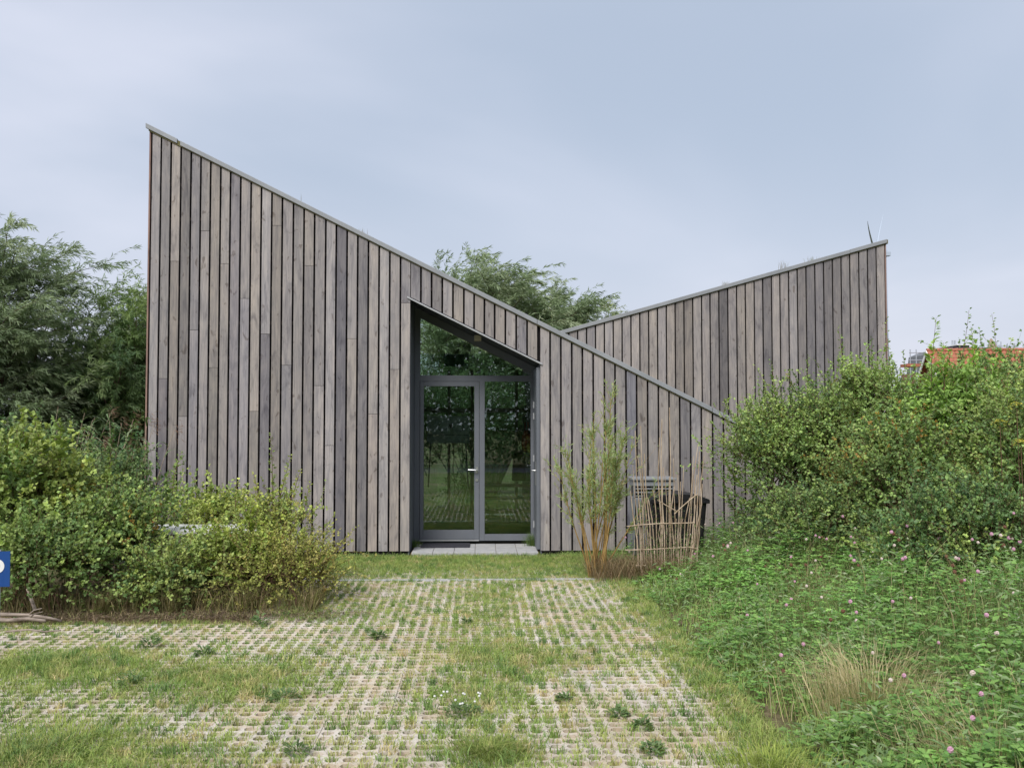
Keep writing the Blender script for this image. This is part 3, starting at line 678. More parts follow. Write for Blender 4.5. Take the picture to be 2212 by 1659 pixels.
    CL = src[:, None] * (1 - tl) + cc[:, None] * tl + np.array([0, 0, 0.06]) * np.sin(np.pi * tl)
    cur.insert(1, (CL, np.full(n_clump, 0.006), np.full(n_clump, 0.003), 4))
    v, f = tubes(cur); np_mesh('stems', v, f, bark or BARKR, root)
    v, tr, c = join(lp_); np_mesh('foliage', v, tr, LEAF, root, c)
    return root

def willow(name, label, base, H, spread, seed, n_limb=9, n_br=11, n_tw=9, lv=24, wind=0.35, leaf=(0.10, 0.017), cols=WIL, low=0.25, tr=0.06, group=None, cat='tree', dirs=None):
    g = np.random.default_rng(seed); root = thing(name, label, cat, (base[0], base[1], -0.06), group)
    a = np.arange(n_limb) * 2.4 + g.uniform(0, 1, n_limb); out_ = g.uniform(0.08, 0.55, n_limb) * spread / H * 1.6
    D0 = np.stack([np.cos(a) * out_, np.sin(a) * out_, np.ones(n_limb)], 1)
    P0 = np.stack([np.cos(a) * tr, np.sin(a) * tr, np.zeros(n_limb)], 1)
    LL = H * g.uniform(0.62, 0.86, n_limb)
    limbs = sprout(g, P0, D0, LL, 10, grav=-0.05, wind=(wind * 0.12, 0, 0), jit=0.07)
    n1 = n_limb * n_br; t = g.uniform(low, 1, (n_limb, n_br)); P1, T1 = sample(limbs, t); P1, T1 = P1.reshape(-1, 3), T1.reshape(-1, 3)
    az_ = g.uniform(0, 2 * np.pi, n1); D1 = unit(T1 * 0.7 + np.stack([np.cos(az_), np.sin(az_), np.full(n1, 0.35)], 1) * 0.9)
    L1 = (0.16 + 0.16 * g.random(n1)) * H * (1.2 - 0.5 * t.reshape(-1)) * min(1.0, spread / 1.6)
    br = sprout(g, P1, D1, L1, 8, grav=0.22, wind=(wind * 0.35, 0, 0), jit=0.08)
    n2 = n1 * n_tw; t = g.uniform(0.2, 1, (n1, n_tw)); P2, T2 = sample(br, t); P2, T2 = P2.reshape(-1, 3), T2.reshape(-1, 3)
    D2_ = unit(T2 * 0.8 + rv(g, n2) * 0.9 + np.array([wind * 0.5, 0, 0.4])); L2 = g.uniform(0.28, 0.8, n2) * (H / 6) ** 0.4
    tw_ = sprout(g, P2, D2_, L2, 6, grav=0.36, wind=(wind * 0.9, 0, 0), jit=0.08)
    t = g.uniform(0.05, 1, (n2, lv)); PP, TT_ = sample(tw_, t); PP, TT_ = PP.reshape(-1, 3), TT_.reshape(-1, 3); M = len(PP)
    A = unit(TT_ * 0.85 + rv(g, M) * 0.75 + np.array([wind * 0.5, 0, -0.3])); NR = unit(rv(g, M) + np.array([0, -0.2, 0.6]))
    s = g.uniform(0.7, 1.2, M)
    hgt = np.clip(PP[:, 2:3] / H, 0, 1)
    tc_ = WLB * np.repeat(np.repeat(pal(g, n1, cols), n_tw, 0), lv, 0) * g.uniform(0.8, 1.2, (M, 1))
    v, tri, c = leaves(PP, A, NR, leaf[0] * s, leaf[1] * s, 0.12, tc_, curl=0.12)
    np_mesh('crown', v, tri, LEAF, root, c)
    v, f = tubes([(limbs, LL * 0.009 + 0.012, np.full(n_limb, 0.006), 6), (br, L1 * 0.007 + 0.003, np.full(n1, 0.002), 4), (tw_, np.full(n2, 0.002), np.full(n2, 0.0008), 3)])
    np_mesh('trunk', v, f, BARK, root)
    return root

# ------------------------------------------------------------------ trees behind
willow('willow_tree', 'tall willow at the left edge with wind-bent leaning branch tips', (-9.3, 3.6), 6.2, 2.1, 21, 15, 15, 12, 36, wind=0.5, leaf=(0.12, 0.016), low=0.15)
willow('willow_tree', 'shorter dark willow in the dip between the two taller left willows', (-7.9, 5.0), 4.3, 2.0, 22, 13, 15, 12, 34, wind=0.25, leaf=(0.12, 0.016), low=0.12, cols=[(0.05, 0.085, 0.04), (0.07, 0.11, 0.05), (0.11, 0.15, 0.065)])
willow('willow_tree', 'willow right beside the tall left end of the timber wall', (-6.8, 5.4), 5.35, 2.0, 23, 15, 16, 12, 34, wind=0.2, leaf=(0.12, 0.016), low=0.12, cols=[(0.055, 0.09, 0.035), (0.08, 0.125, 0.045), (0.12, 0.165, 0.06)])
willow('willow_tree', 'large willow rising behind the dip between the two roofs', (0.25, 11.0), 6.5, 3.7, 24, 30, 18, 13, 32, wind=0.55, leaf=(0.14, 0.022), low=0.3)
willow('willow_tree', 'thin upright willow sapling behind the start of the wing roof', (3.35, 10.5), 5.7, 1.0, 25, 5, 10, 9, 22, wind=0.3, leaf=(0.13, 0.022), cols=[(0.09, 0.12, 0.05), (0.13, 0.16, 0.07), (0.16, 0.17, 0.08)])
willow('willow_tree', 'slim willow whose tip shows above the middle of the front roof', (-2.1, 11.0), 6.9, 0.7, 26, 3, 9, 8, 22, wind=0.5, leaf=(0.13, 0.022))
shrub('garden_shrub', 'dense green shrub standing behind the hall, seen through its glass', 'shrub', (-0.2, 6.6), (1.9, 0.9), 0.1, 3.3, 31, [(0.036, 0.062, 0.026), (0.05, 0.082, 0.034), (0.075, 0.108, 0.046)], 70, 26, 16, (0.06, 0.035), 8)

# ------------------------------------------------------------------ hedge on the left (front face about ten metres away)
def gp(px, py, depth):
    """plan position below a pixel column, at a distance from the camera"""
    p = at(px, py, CAM[1] + depth); return float(p[0]), float(p[1]), float(p[2])
MIXL = [(0.06, 0.10, 0.034), (0.085, 0.13, 0.04), (0.12, 0.16, 0.046), (0.16, 0.19, 0.055)]
YEL = [(0.34, 0.30, 0.05), (0.30, 0.27, 0.06)]; RUST = [(0.32, 0.16, 0.04), (0.38, 0.27, 0.05)]
shrub('maple_shrub', 'yellow-green maple bush at the left edge behind the blue sign', 'shrub', (-5.1, -3.7), (0.75, 0.7), 0.15, 1.8, 41, MIXL[1:] + MAPLE[1:3], 40, 24, 14, (0.062, 0.056), 9, shoots=[(-5.1, -3.6, 1.6, 0.5, 0.05), (-4.6, -3.8, 1.5, 0.45, 0.1), (-4.85, -3.7, 1.55, 0.5, -0.1)], odd=(YEL, 0.04), dens=0.22)
shrub('hawthorn_shrub', 'low dark green hawthorn bush at the foot of the left hedge beside the sign', 'shrub', (-4.55, -4.3), (0.62, 0.5), 0.15, 0.95, 42, HAW, 30, 24, 15, (0.048, 0.038), 8, odd=(YEL, 0.04), dens=0.15)
shrub('hawthorn_shrub', 'mid green rounded hawthorn bush in the middle of the left hedge', 'shrub', (-4.05, -3.6), (0.62, 0.6), 0.12, 1.1, 43, MIXL, 34, 24, 15, (0.05, 0.042), 9, shoots=[(-3.55, -3.3, 0.9, 0.7, -0.02), (-3.62, -3.3, 0.85, 0.5, 0.06), (-4.2, -3.5, 1.2, 0.35, 0)], odd=(RUST, 0.04), dens=0.2)
shrub('maple_shrub', 'small yellow-green maple bush leaning on the timber wall left of its corner boards', 'shrub', (-3.38, -2.4), (0.33, 0.32), 0.5, 0.98, 44, MAPLE, 13, 20, 13, (0.055, 0.05), 5, dens=0.12)
shrub('hawthorn_shrub', 'low grey-green hawthorn bush between the white table and the dead stalks', 'shrub', (-3.3, -4.1), (0.5, 0.4), 0.06, 0.5, 45, MIXL, 27, 20, 14, (0.046, 0.036), 8, odd=(YEL, 0.05), dens=0.2)
shrub('maple_shrub', 'slender maple sapling with a tall thin top before the timber wall', 'shrub', (-2.42, -3.1), (0.36, 0.34), 0.4, 0.98, 46, MAPLE, 20, 17, 11, (0.042, 0.033), 6,
      shoots=[(-2.46, -3.0, 0.95, 0.85, 0.02), (-2.38, -3.1, 0.95, 0.6, 0.25), (-2.55, -3.1, 0.85, 0.5, -0.2), (-2.85, -3.1, 0.75, 0.5, -0.1), (-2.12, -3.1, 0.75, 0.5, 0.3), (-2.3, -3.1, 0.85, 0.55, 0.35), (-2.7, -3.1, 0.7, 0.5, -0.35)], dens=0.35)
shrub('hawthorn_shrub', 'olive hawthorn bush at the right end of the left hedge, spreading over the pavers', 'shrub', (-2.12, -3.95), (0.62, 0.5), 0.14, 0.52, 47, [(0.10, 0.125, 0.03), (0.13, 0.15, 0.035), (0.17, 0.175, 0.045), (0.20, 0.18, 0.055)], 28, 22, 14, (0.036, 0.028), 12, shoots=[(-1.8, -3.95, 0.3, 0.5, 0.9), (-1.75, -3.9, 0.25, 0.4, 1.2), (-1.8, -3.95, 0.2, 0.4, 0.6)], odd=(RUST, 0.06), dens=0.25)
shrub('maple_shrub', 'broad olive maple bush under the sapling at the centre of the left hedge', 'shrub', (-2.72, -3.7), (0.52, 0.45), 0.12, 0.60, 48, [(0.095, 0.13, 0.03), (0.13, 0.165, 0.036), (0.175, 0.20, 0.042)], 28, 22, 14, (0.05, 0.042), 8, shoots=[(-2.95, -3.6, 0.6, 0.4, -0.1), (-2.6, -3.6, 0.7, 0.35, 0.1)], odd=(YEL, 0.06), dens=0.25)
shrub('hawthorn_shrub', 'tall dim hawthorn bush filling the back of the left hedge below the willows', 'shrub', (-5.0, -1.9), (0.75, 0.8), 0.15, 1.62, 49, DARKG + [(0.10, 0.14, 0.05)], 36, 24, 14, (0.052, 0.04), 8, shoots=[(-4.75, -2.0, 1.4, 0.5, 0.1), (-5.3, -2, 1.5, 0.5, 0)], dens=0.2)
shrub('bramble_shrub', 'dark bramble bush against the left corner of the timber wall', 'shrub', (-5.75, 1.2), (0.75, 1.0), 0.1, 1.6, 50, DARKG, 36, 22, 15, (0.07, 0.055), 7, shoots=[(-5.45, 0.6, 1.1, 0.9, 0.05), (-5.6, 0.6, 1.2, 0.7, -0.1)], dens=0.15)
shrub('bramble_shrub', 'grey-green bush far left under the leaning willow', 'shrub', (-7.9, 1.2), (1.4, 1.1), 0.1, 1.9, 51, DARKG + [(0.09, 0.13, 0.05)], 50, 24, 15, (0.07, 0.05), 8, dens=0.15)

# tall reeds with brown plumes and broad hanging leaves
def reed(base, h, n, seed, label, plume=True):
    g = np.random.default_rng(seed); root = thing('reed_plant', label, 'reed', (base[0], base[1], -0.06))
    P0 = g.normal(size=(n, 3)) * np.array([0.12, 0.1, 0]); D0 = g.normal(size=(n, 3)) * 0.09 + np.array([0.05, 0, 1])
    Cs = sprout(g, P0, D0, h * g.uniform(0.8, 1.0, n), 9, grav=0.03, wind=(0.1, 0, 0), jit=0.02)
    v, f = tubes([(Cs, np.full(n, 0.006), np.full(n, 0.003), 5)]); np_mesh('stalks', v, f, CANE, root)
    k = 9; t = np.linspace(0.3, 0.95, k)[None] * np.ones((n, 1)); PP, TT_ = sample(Cs, t); PP, TT_ = PP.reshape(-1, 3), TT_.reshape(-1, 3); M = len(PP)
    az_ = g.uniform(0, 6.28, M); D = np.stack([np.cos(az_), np.sin(az_) * 0.6, np.full(M, 0.8)], 1)
    B = sprout(g, PP, D, g.uniform(0.3, 0.5, M), 6, grav=1.1, wind=(0.3, 0, 0), jit=0.05)
    s_ = unit(np.cross(unit(np.gradient(B, axis=1)), np.array([0, 0, 1.]))); w = np.array([0.6, 1, 1, 0.8, 0.5, 0.05]) * 0.014
    V = np.stack([B - s_ * w[None, :, None], B + s_ * w[None, :, None]], 2).reshape(-1, 3); idx = np.arange(M * 12).reshape(M, 6, 2)
    Q = np.stack([idx[:, :-1, 0], idx[:, :-1, 1], idx[:, 1:, 1], idx[:, 1:, 0]], -1).reshape(-1, 4)
    np_mesh('leaves', V, Q, GRASSM, root, np.repeat(pal(g, M, [(0.12, 0.19, 0.08), (0.19, 0.27, 0.13), (0.25, 0.33, 0.2)]), 12, 0))
    if plume:
        m = 260; tip = Cs[:, -1]; i = g.integers(0, n, m); P = tip[i] + g.normal(size=(m, 3)) * np.array([0.03, 0.02, 0.07]); P[:, 0] += 0.03
        A = unit(rv(g, m) * 0.6 + np.array([0.7, 0, -0.4]))
        vv, tt, cc = leaves(P, A, rv(g, m), g.uniform(0.05, 0.11, m), np.full(m, 0.006), 0.1, pal(g, m, [(0.16, 0.09, 0.06), (0.24, 0.15, 0.10)])); np_mesh('plume', vv, tt, GRASSM, root, cc)
    return root
reed((-5.15, -0.5), 2.15, 7, 61, 'green reed with brown plumes and long hanging leaves before the dark bush')
reed((-6.3, 0.3), 2.35, 8, 62, 'pale blue-green reed clump at the far left under the willows', False)
reed((-5.75, -0.9), 1.9, 5, 63, 'rusty plumed reed between the two other reed clumps')

# ------------------------------------------------------------------ hedge on the right
shrub('hawthorn_shrub', 'hawthorn bush at the left end of the right hedge, overlapping the timber wall', 'shrub', (4.16, -1.9), (0.95, 0.85), 0.12, 2.5, 71, HAW, 78, 26, 15, (0.045, 0.034), 10,
      shoots=[(3.55, -1.9, 1.5, 0.5, -0.35), (3.4, -1.9, 1.1, 0.45, -0.6), (3.9, -1.9, 2.0, 0.75, -0.05), (4.3, -1.9, 2.1, 0.7, 0.05), (3.35, -1.8, 0.75, 0.5, -0.5)], dens=0.12)
shrub('hawthorn_shrub', 'broad mid green hawthorn bush before the wing wall, dotted with yellow leaves', 'shrub', (5.05, -2.0), (0.95, 0.85), 0.15, 2.9, 72, HAW, 74, 26, 15, (0.047, 0.036), 10,
      shoots=[(4.75, -2.0, 2.2, 1.0, 0.0), (5.1, -2.0, 2.3, 0.75, 0.1), (5.4, -2.0, 2.2, 1.1, 0.02), (4.9, -2.0, 2.2, 0.6, -0.15)], odd=(YEL, 0.05), dens=0.1)
shrub('hawthorn_shrub', 'hawthorn bush with orange and yellow leaves in the middle of the right hedge', 'shrub', (4.85, -3.5), (0.85, 0.75), 0.15, 2.05, 73, HAW, 60, 26, 15, (0.045, 0.035), 9, odd=(RUST, 0.12), dens=0.1)
shrub('hawthorn_shrub', 'tall hawthorn bush with upright shoots right of the wing corner', 'shrub', (6.25, -2.5), (1.0, 0.9), 0.15, 2.95, 74, HAW, 66, 26, 15, (0.05, 0.038), 9,
      shoots=[(5.95, -2.6, 2.1, 1.25, 0.02), (6.45, -2.6, 2.2, 1.1, -0.03), (6.7, -2.6, 2.1, 0.8, 0.1), (6.3, -2.6, 2.3, 0.85, -0.25), (6.1, -2.6, 2.2, 0.6, -0.3)], dens=0.1)
shrub('elder_shrub', 'bright green elder bush with long leaves rising before the red roof', 'shrub', (5.75, -3.0), (0.6, 0.5), 0.8, 2.72, 75, [(0.09, 0.15, 0.035), (0.13, 0.20, 0.045), (0.17, 0.24, 0.06)], 30, 20, 13, (0.085, 0.04), 6,
      shoots=[(5.45, -3.0, 2.3, 0.9, -0.02), (5.95, -3.0, 2.4, 0.55, 0.05), (5.6, -3.0, 2.3, 0.6, 0.08)])
shrub('hawthorn_shrub', 'big hawthorn bush at the right edge of the photo with yellow umbels beside it', 'shrub', (5.95, -4.6), (0.95, 0.85), 0.15, 2.5, 76, HAW, 72, 26, 16, (0.046, 0.036), 10,
      shoots=[(5.75, -4.6, 2.0, 0.8, -0.1), (6.0, -4.6, 2.0, 0.7, 0.05), (5.5, -4.6, 1.9, 0.45, 0.1)], odd=(YEL, 0.04), dens=0.06)
shrub('hawthorn_shrub', 'dark green hawthorn bush low in front at the right edge above the clover', 'shrub', (4.75, -5.35), (0.95, 0.7), 0.1, 1.25, 77, DARKG + HAW, 58, 26, 16, (0.042, 0.034), 9)
shrub('hawthorn_shrub', 'low dark hawthorn bush at the foot of the right hedge behind the pink clover', 'shrub', (4.0, -3.4), (0.75, 0.6), 0.1, 1.1, 78, DARKG + HAW, 44, 26, 16, (0.042, 0.033), 8)
shrub('hawthorn_shrub', 'hazy grey-green hawthorn bush at the far right before the houses', 'shrub', (7.9, -1.6), (1.5, 1.0), 0.15, 3.1, 79, HAW, 66, 24, 15, (0.055, 0.042), 8, shoots=[(7.6, -1.7, 2.3, 1.0, 0.1), (8.2, -1.7, 2.3, 1.1, -0.05)], dens=0.08)
# yellow umbels
ug = np.random.default_rng(80)
for i, (px, py, dp) in enumerate(((2196, 868, 9.0), (2160, 905, 9.2), (2205, 948, 8.9))):
    x, y, z = gp(px, py, dp)
    t = thing('yellow_umbel', ('uppermost yellow flower umbel at the right edge of the hedge', 'middle small yellow flower umbel by the right edge of the hedge', 'lowest yellow flower umbel at the right edge of the hedge')[i], 'flower', (x, y, -0.06), 'yellow umbels in the right hedge')
    MB().tube([(0.05, 0, 0), (0.02, 0, z * 0.5), (0, 0, z)], 0.005, 5, 0.003).build('stem', BARKR, t)
    n = 70; P = ug.normal(size=(n, 3)) * np.array([0.04, 0.04, 0.008]) + np.array([0, 0, z + 0.05]); P[:, 2] -= (P[:, 0] ** 2 + P[:, 1] ** 2) * 6
    v, tr, c = leaves(P, rv(ug, n) * np.array([1, 1, 0.3]), np.tile([0, -0.3, 1.], (n, 1)), np.full(n, 0.018), np.full(n, 0.016), 0.1, pal(ug, n, [(0.5, 0.46, 0.05), (0.6, 0.55, 0.10)])); np_mesh('flower_head', v, tr, LEAF, t, c)

# ------------------------------------------------------------------ young willow beside the screen of canes
def young_willow():
    g = np.random.default_rng(90); x, y, _ = gp(1285, 1240, 12.2)
    root = thing('young_willow', 'young willow bush with golden stems left of the cane screen', 'shrub', (x, y, -0.06))
    n = 22; P0 = g.normal(size=(n, 3)) * np.array([0.05, 0.05, 0]); P0[:, 0] += 0.0
    D0 = np.stack([g.normal(size=n) * 0.24 - 0.04, g.normal(size=n) * 0.18, np.ones(n)], 1); H = g.uniform(1.1, 1.95, n); H[:3] = (2.35, 2.0, 1.9); D0[0] = (0.10, 0, 1); D0[1] = (-0.02, 0, 1); D0[2] = (0.05, 0.05, 1)
    Cs = sprout(g, P0, D0, H, 12, grav=-0.03, jit=0.035)
    nt_ = 16; t = g.uniform(0.46, 0.98, (n, nt_)); P, T = sample(Cs, t); P, T = P.reshape(-1, 3), T.reshape(-1, 3)
    tw_ = sprout(g, P, unit(T + rv(g, n * nt_) * 0.55), g.uniform(0.12, 0.34, n * nt_), 5, grav=-0.05, jit=0.1)
    ex = sprout(g, np.array([[0.12, 0, 0.95]] * 3) + g.normal(size=(3, 3)) * 0.05, np.array([[0.75, -0.1, 0.75], [0.6, 0, 0.8], [0.8, 0.1, 0.4]]), np.array([0.95, 0.7, 0.55]), 5, grav=0.1, jit=0.05)
    tw_ = np.concatenate([tw_, ex])
    v, f = tubes([(Cs, np.full(n, 0.011), np.full(n, 0.003), 5), (tw_, np.full(len(tw_), 0.0026), np.full(len(tw_), 0.001), 3)]); np_mesh('stems', v, f, WILLOWSTEM, root)
    lv = 15; t = g.uniform(0.05, 1, (len(tw_), lv)); P, T = sample(tw_, t); P, T = P.reshape(-1, 3), T.reshape(-1, 3); M = len(P)
    P = np.concatenate([P, sample(Cs, g.uniform(0.72, 1.0, (n, 60)))[0].reshape(-1, 3)]); T = np.concatenate([T, np.tile([0, 0, 1.], (n * 60, 1))]); M = len(P)
    v, tr, c = leaves(P, unit(T * 0.9 + rv(g, M) * 0.7), rv(g, M) + np.array([0, -0.3, 0.6]), g.uniform(0.04, 0.085, M), np.full(M, 0.010), 0.1, 1.7 * pal(g, M, [(0.13, 0.19, 0.07), (0.19, 0.25, 0.10), (0.25, 0.30, 0.13), (0.27, 0.27, 0.08)], [0.3, 0.35, 0.25, 0.1]))
    np_mesh('foliage', v, tr, LEAF, root, c)
    return root
young_willow()
def cane_screen():
    g = np.random.default_rng(92); DP = 12.1
    root = thing('cane_screen', 'leaning screen of dry canes tied to thin rails before the black bin', 'fence', (gp(1440, 1240, DP)[0], CAM[1] + DP, -0.06))
    bx = root.location.x
    def cane(px0, py0, px1, py1, dy=0.0, r=0.008, name='cane'):
        a, b = gp(px0, py0, DP + dy), gp(px1, py1, DP + dy + 0.1)
        a = np.array(a) - np.array([bx, CAM[1] + DP, -0.06]); b = np.array(b) - np.array([bx, CAM[1] + DP, -0.06]); a[2] = max(a[2], 0.0)
        m = [(a + (b - a) * t + g.normal(size=3) * 0.018 * (0 < t < 1)) for t in (0, 0.35, 0.7, 1)]
        return MB().tube(m, r, 5, r * 0.6).build(name, CANE, root)
    # measured canes: foot and tip in the photograph
    X = [(1385, 1238, 1367, 1005), (1388, 1238, 1372, 930), (1391, 1240, 1377, 985), (1395, 1240, 1382, 1010), (1380, 1230, 1362, 1060), (1378, 1240, 1378, 1130),
         (1404, 1240, 1384, 920), (1408, 1238, 1392, 980), (1416, 1236, 1400, 1075), (1422, 1236, 1412, 1060), (1424, 1240, 1425, 945), (1430, 1236, 1430, 905), (1436, 1238, 1433, 1010), (1441, 1240, 1436, 1025),
         (1446, 1236, 1446, 1030), (1451, 1238, 1446, 880), (1455, 1236, 1457, 1050), (1462, 1238, 1455, 990), (1466, 1236, 1464, 1025), (1470, 1236, 1470, 1040), (1474, 1238, 1477, 1005),
         (1478, 1236, 1498, 985), (1482, 1238, 1508, 960), (1486, 1236, 1500, 1035), (1490, 1238, 1506, 1025), (1494, 1236, 1511, 975), (1498, 1236, 1513, 1030), (1502, 1238, 1521, 985), (1506, 1234, 1517, 1045),
         (1456, 1240, 1475, 1120), (1470, 1240, 1490, 1075), (1478, 1240, 1494, 1110), (1487, 1240, 1503, 1090), (1410, 1240, 1405, 1130), (1427, 1240, 1429, 1115), (1398, 1240, 1397, 1110), (1372, 1240, 1371, 1165), (1439, 1242, 1442, 1140), (1459, 1242, 1461, 1120), (1496, 1240, 1512, 1115)]
    for (a, b, c, d) in X: cane(a, b, c, d, float(g.normal() * 0.06), float(g.uniform(0.006, 0.011)))
    def rail(pts, dy, r=0.008):
        P = [np.array(gp(px, py, DP + dy)) - np.array([bx, CAM[1] + DP, -0.06]) for px, py in pts]; MB().tube(P, r, 5).build('rail', CANE, root)
    rail([(1354, 1137), (1380, 1134), (1420, 1131), (1470, 1130), (1500, 1129)], -0.09)
    rail([(1350, 1188), (1400, 1187), (1445, 1184), (1490, 1182), (1508, 1186)], -0.1)
    rail([(1457, 1110), (1475, 1093), (1500, 1072), (1507, 1068)], -0.14, 0.009); rail([(1420, 1080), (1440, 1092), (1465, 1106)], -0.12, 0.006); rail([(1372, 1222), (1395, 1221)], -0.12, 0.009)
    # leafy sprigs grown through it
    n = 520; P = np.stack([g.normal(size=n) * 0.28 - 0.05, g.normal(size=n) * 0.1 - 0.05, 0.35 + np.abs(g.normal(size=n)) * 0.28], 1)
    v, tr, c = leaves(P, rv(g, n) + np.array([0, 0, 0.6]), rv(g, n), g.uniform(0.03, 0.07, n), np.full(n, 0.011), 0.1, pal(g, n, [(0.10, 0.15, 0.05), (0.16, 0.21, 0.07)])); np_mesh('leafy_sprigs', v, tr, LEAF, root, c)['kind'] = 'stuff'
cane_screen()
# bins
x, y, _ = gp(1458, 1165, 13.25)
wb = thing('black_bin', 'black wheeled bin with curved lid behind the cane screen', 'bin', (x, y, -0.045))
b = MB(); w0, w1 = 0.30, 0.37
b.add([(-w0, -0.27, 0.06), (w0, -0.27, 0.06), (w0, 0.27, 0.06), (-w0, 0.27, 0.06), (-w1, -0.34, 0.93), (w1, -0.34, 0.93), (w1, 0.34, 0.93), (-w1, 0.34, 0.93)], [(0, 3, 2, 1), (4, 5, 6, 7), (0, 1, 5, 4), (1, 2, 6, 5), (2, 3, 7, 6), (3, 0, 4, 7)])
b.build('body', BLACKP, wb, bevel=0.03, smooth=False)
MB().box(-w1 - 0.03, w1 + 0.03, -0.37, 0.37, 0.90, 0.95).build('rim', BLACKP, wb, bevel=0.012)
ld = MB(); nseg = 8
pr = [(-w1 - 0.02 + (2 * w1 + 0.04) * i / nseg, 0.955 + 0.075 * math.sin(math.pi * i / nseg) ** 0.7) for i in range(nseg + 1)]
ld.prism(pr + [(w1 + 0.02, 0.945), (-w1 - 0.02, 0.945)], -0.375, 0.375).build('lid', BLACKP, wb, bevel=0.008)
for s in (-1, 1): MB().tube([(s * 0.26, 0.28, 0.08), (s * 0.31, 0.28, 0.08)], 0.1, 14).build('wheel', BLACKP, wb)
MB().tube([(-0.2, 0.40, 0.95), (0.2, 0.40, 0.95)], 0.016, 8).build('handle', BLACKP, wb)
x, y, _ = gp(1408, 1150, 13.75)
cb = thing('louvred_cabinet', 'grey metal cabinet with louvred top left of the black bin', 'cabinet', (x, y, -0.045))
MB().box(-0.28, 0.28, -0.2, 0.2, 0.06, 0.93).build('body', CABGREY, cb, bevel=0.01)
MB().box(-0.31, 0.31, -0.24, 0.24, 1.17, 1.205).build('lid', CABGREY, cb, bevel=0.01)
MB().box(-0.29, 0.29, -0.21, 0.2, 1.09, 1.168).build('top_band', CABGREY, cb, bevel=0.006)
MB().box(-0.26, 0.26, -0.17, 0.19, 0.931, 1.089).build('louvre_recess', BLACKP, cb)
for k in range(3): MB().wedge(-0.26, 0.26, -0.205, -0.171, 0.945 + k * 0.05, 0.945 + k * 0.05, 0.962 + k * 0.05, 0.962 + k * 0.05).build('louvre', CABGREY, cb)
for sx in (-0.275, 0.275, 0.0): MB().box(sx - 0.012, sx + 0.012, -0.208, -0.16, 0.931, 1.089).build('mullion', CABGREY, cb)
for k in range(7): MB().box(-0.27 + k * 0.045, -0.258 + k * 0.045, -0.212, -0.2005, 0.1, 0.9).build('rib', BLACKP, cb)
MB().box(-0.29, 0.29, -0.21, 0.21, 0, 0.058).build('base', BLACKP, cb)

# white picnic table glimpsed through the left hedge
pt = thing('picnic_table', 'white table glimpsed through the leaves of the left hedge', 'table', (-3.35, -3.0, -0.05), rz=0.0)
MB().box(-0.85, 0.85, -0.35, 0.35, 0.70, 0.75).build('tabletop', WHITE, pt, bevel=0.005)
for s in (-1, 1): MB().box(-0.85, 0.85, s * 0.68 - 0.13, s * 0.68 + 0.13, 0.42, 0.46).build('seat', WHITE, pt, bevel=0.005)
for sx in (-0.6, 0.6):
    MB().box(sx - 0.04, sx + 0.04, -0.75, 0.75, 0.36, 0.419).build('cross_beam', WHITE, pt)
    for s in (-1, 1): MB().tube([(sx, s * 0.62, 0), (sx, s * 0.2, 0.699)], 0.04, 4).build('leg', WHITE, pt)

# parking sign at the left edge
a = gp(0, 1222, 9.35)
ps = thing('parking_sign', 'small blue parking sign with white letter P cut by the left photo edge', 'sign', (a[0] - 0.045, a[1], -0.06), rz=R(4))
sw, s0, s1 = 0.125, 0.445, 0.775
MB().box(-sw, sw + 0.008, 0, 0.006, s0, s1).build('plate', BLUE, ps)
pl = MB(); zc, ro, ri_ = 0.637, 0.066, 0.026; yb = -0.004
def ring(r, n=14): return [(0.018 + r * math.cos(a_), zc + r * math.sin(a_)) for a_ in np.linspace(math.pi / 2, -math.pi / 2, n)]
O, I = ring(ro), ring(ri_)
for k in range(len(O) - 1): pl.prism([O[k], O[k + 1], I[k + 1], I[k]], yb, -0.001)
pl.prism([(-0.028, zc + ri_), (0.018, zc + ri_), (0.018, zc + ro), (-0.028, zc + ro)], yb, -0.001).prism([(-0.028, zc - ro), (0.018, zc - ro), (0.018, zc - ri_), (-0.028, zc - ri_)], yb, -0.001).prism([(-0.068, 0.50), (-0.0285, 0.50), (-0.0285, zc + ro), (-0.068, zc + ro)], yb, -0.001)
pl.build('letter_p', WHITE, ps)
MB().tube([(0.035, 0.018, 0), (0.035, 0.018, 0.79)], 0.011, 8).build('post', GALV, ps)

# fallen logs and a leaning stick at the left edge
lg = random.Random(3)
for (p0, p1, r, lb) in ((((-30, 1328), (20, 1330), (62, 1331), (100, 1337), (132, 1344)), 9.5, 0.020, 'long grey fallen branch at the left edge, the upper of two'), (((-30, 1338), (20, 1341), (60, 1340), (100, 1343)), 9.32, 0.022, 'pale broken fallen branch at the left edge, the lower of two'), (((15, 1366), (60, 1364), (95, 1367), (130, 1365)), 8.75, 0.009, 'thin stick on the ground in front of the two fallen branches')):
    P = [np.array(gp(px, py, p1)) + np.array([0, lg.uniform(-0.03, 0.03), 0.012]) for px, py in p0]; q = P[1].copy(); P = [p - q for p in P]
    lo = MB().tube(P, r, 8, r * 0.7)
    if r > 0.01: lo.tube([P[2], P[2] + np.array([0.06, -0.02, 0.05]), P[2] + np.array([0.14, -0.03, 0.07])], r * 0.4, 5, r * 0.2)
    lo = lo.build('fallen_branch', LOG, smooth=True); lo.location = q; tag(lo, lb, 'branch'); lo.data.materials[0] = LOG
P = [np.array(gp(60, 1272, 9.9)), np.array(gp(76, 1318, 9.8))]; lo = MB().tube([(0, 0, 0), P[0] - P[1]], 0.02, 6, 0.017).build('leaning_stick', LOG); lo.location = P[1]; tag(lo, 'thick grey stick leaning in the dry grass beside the blue sign', 'branch')

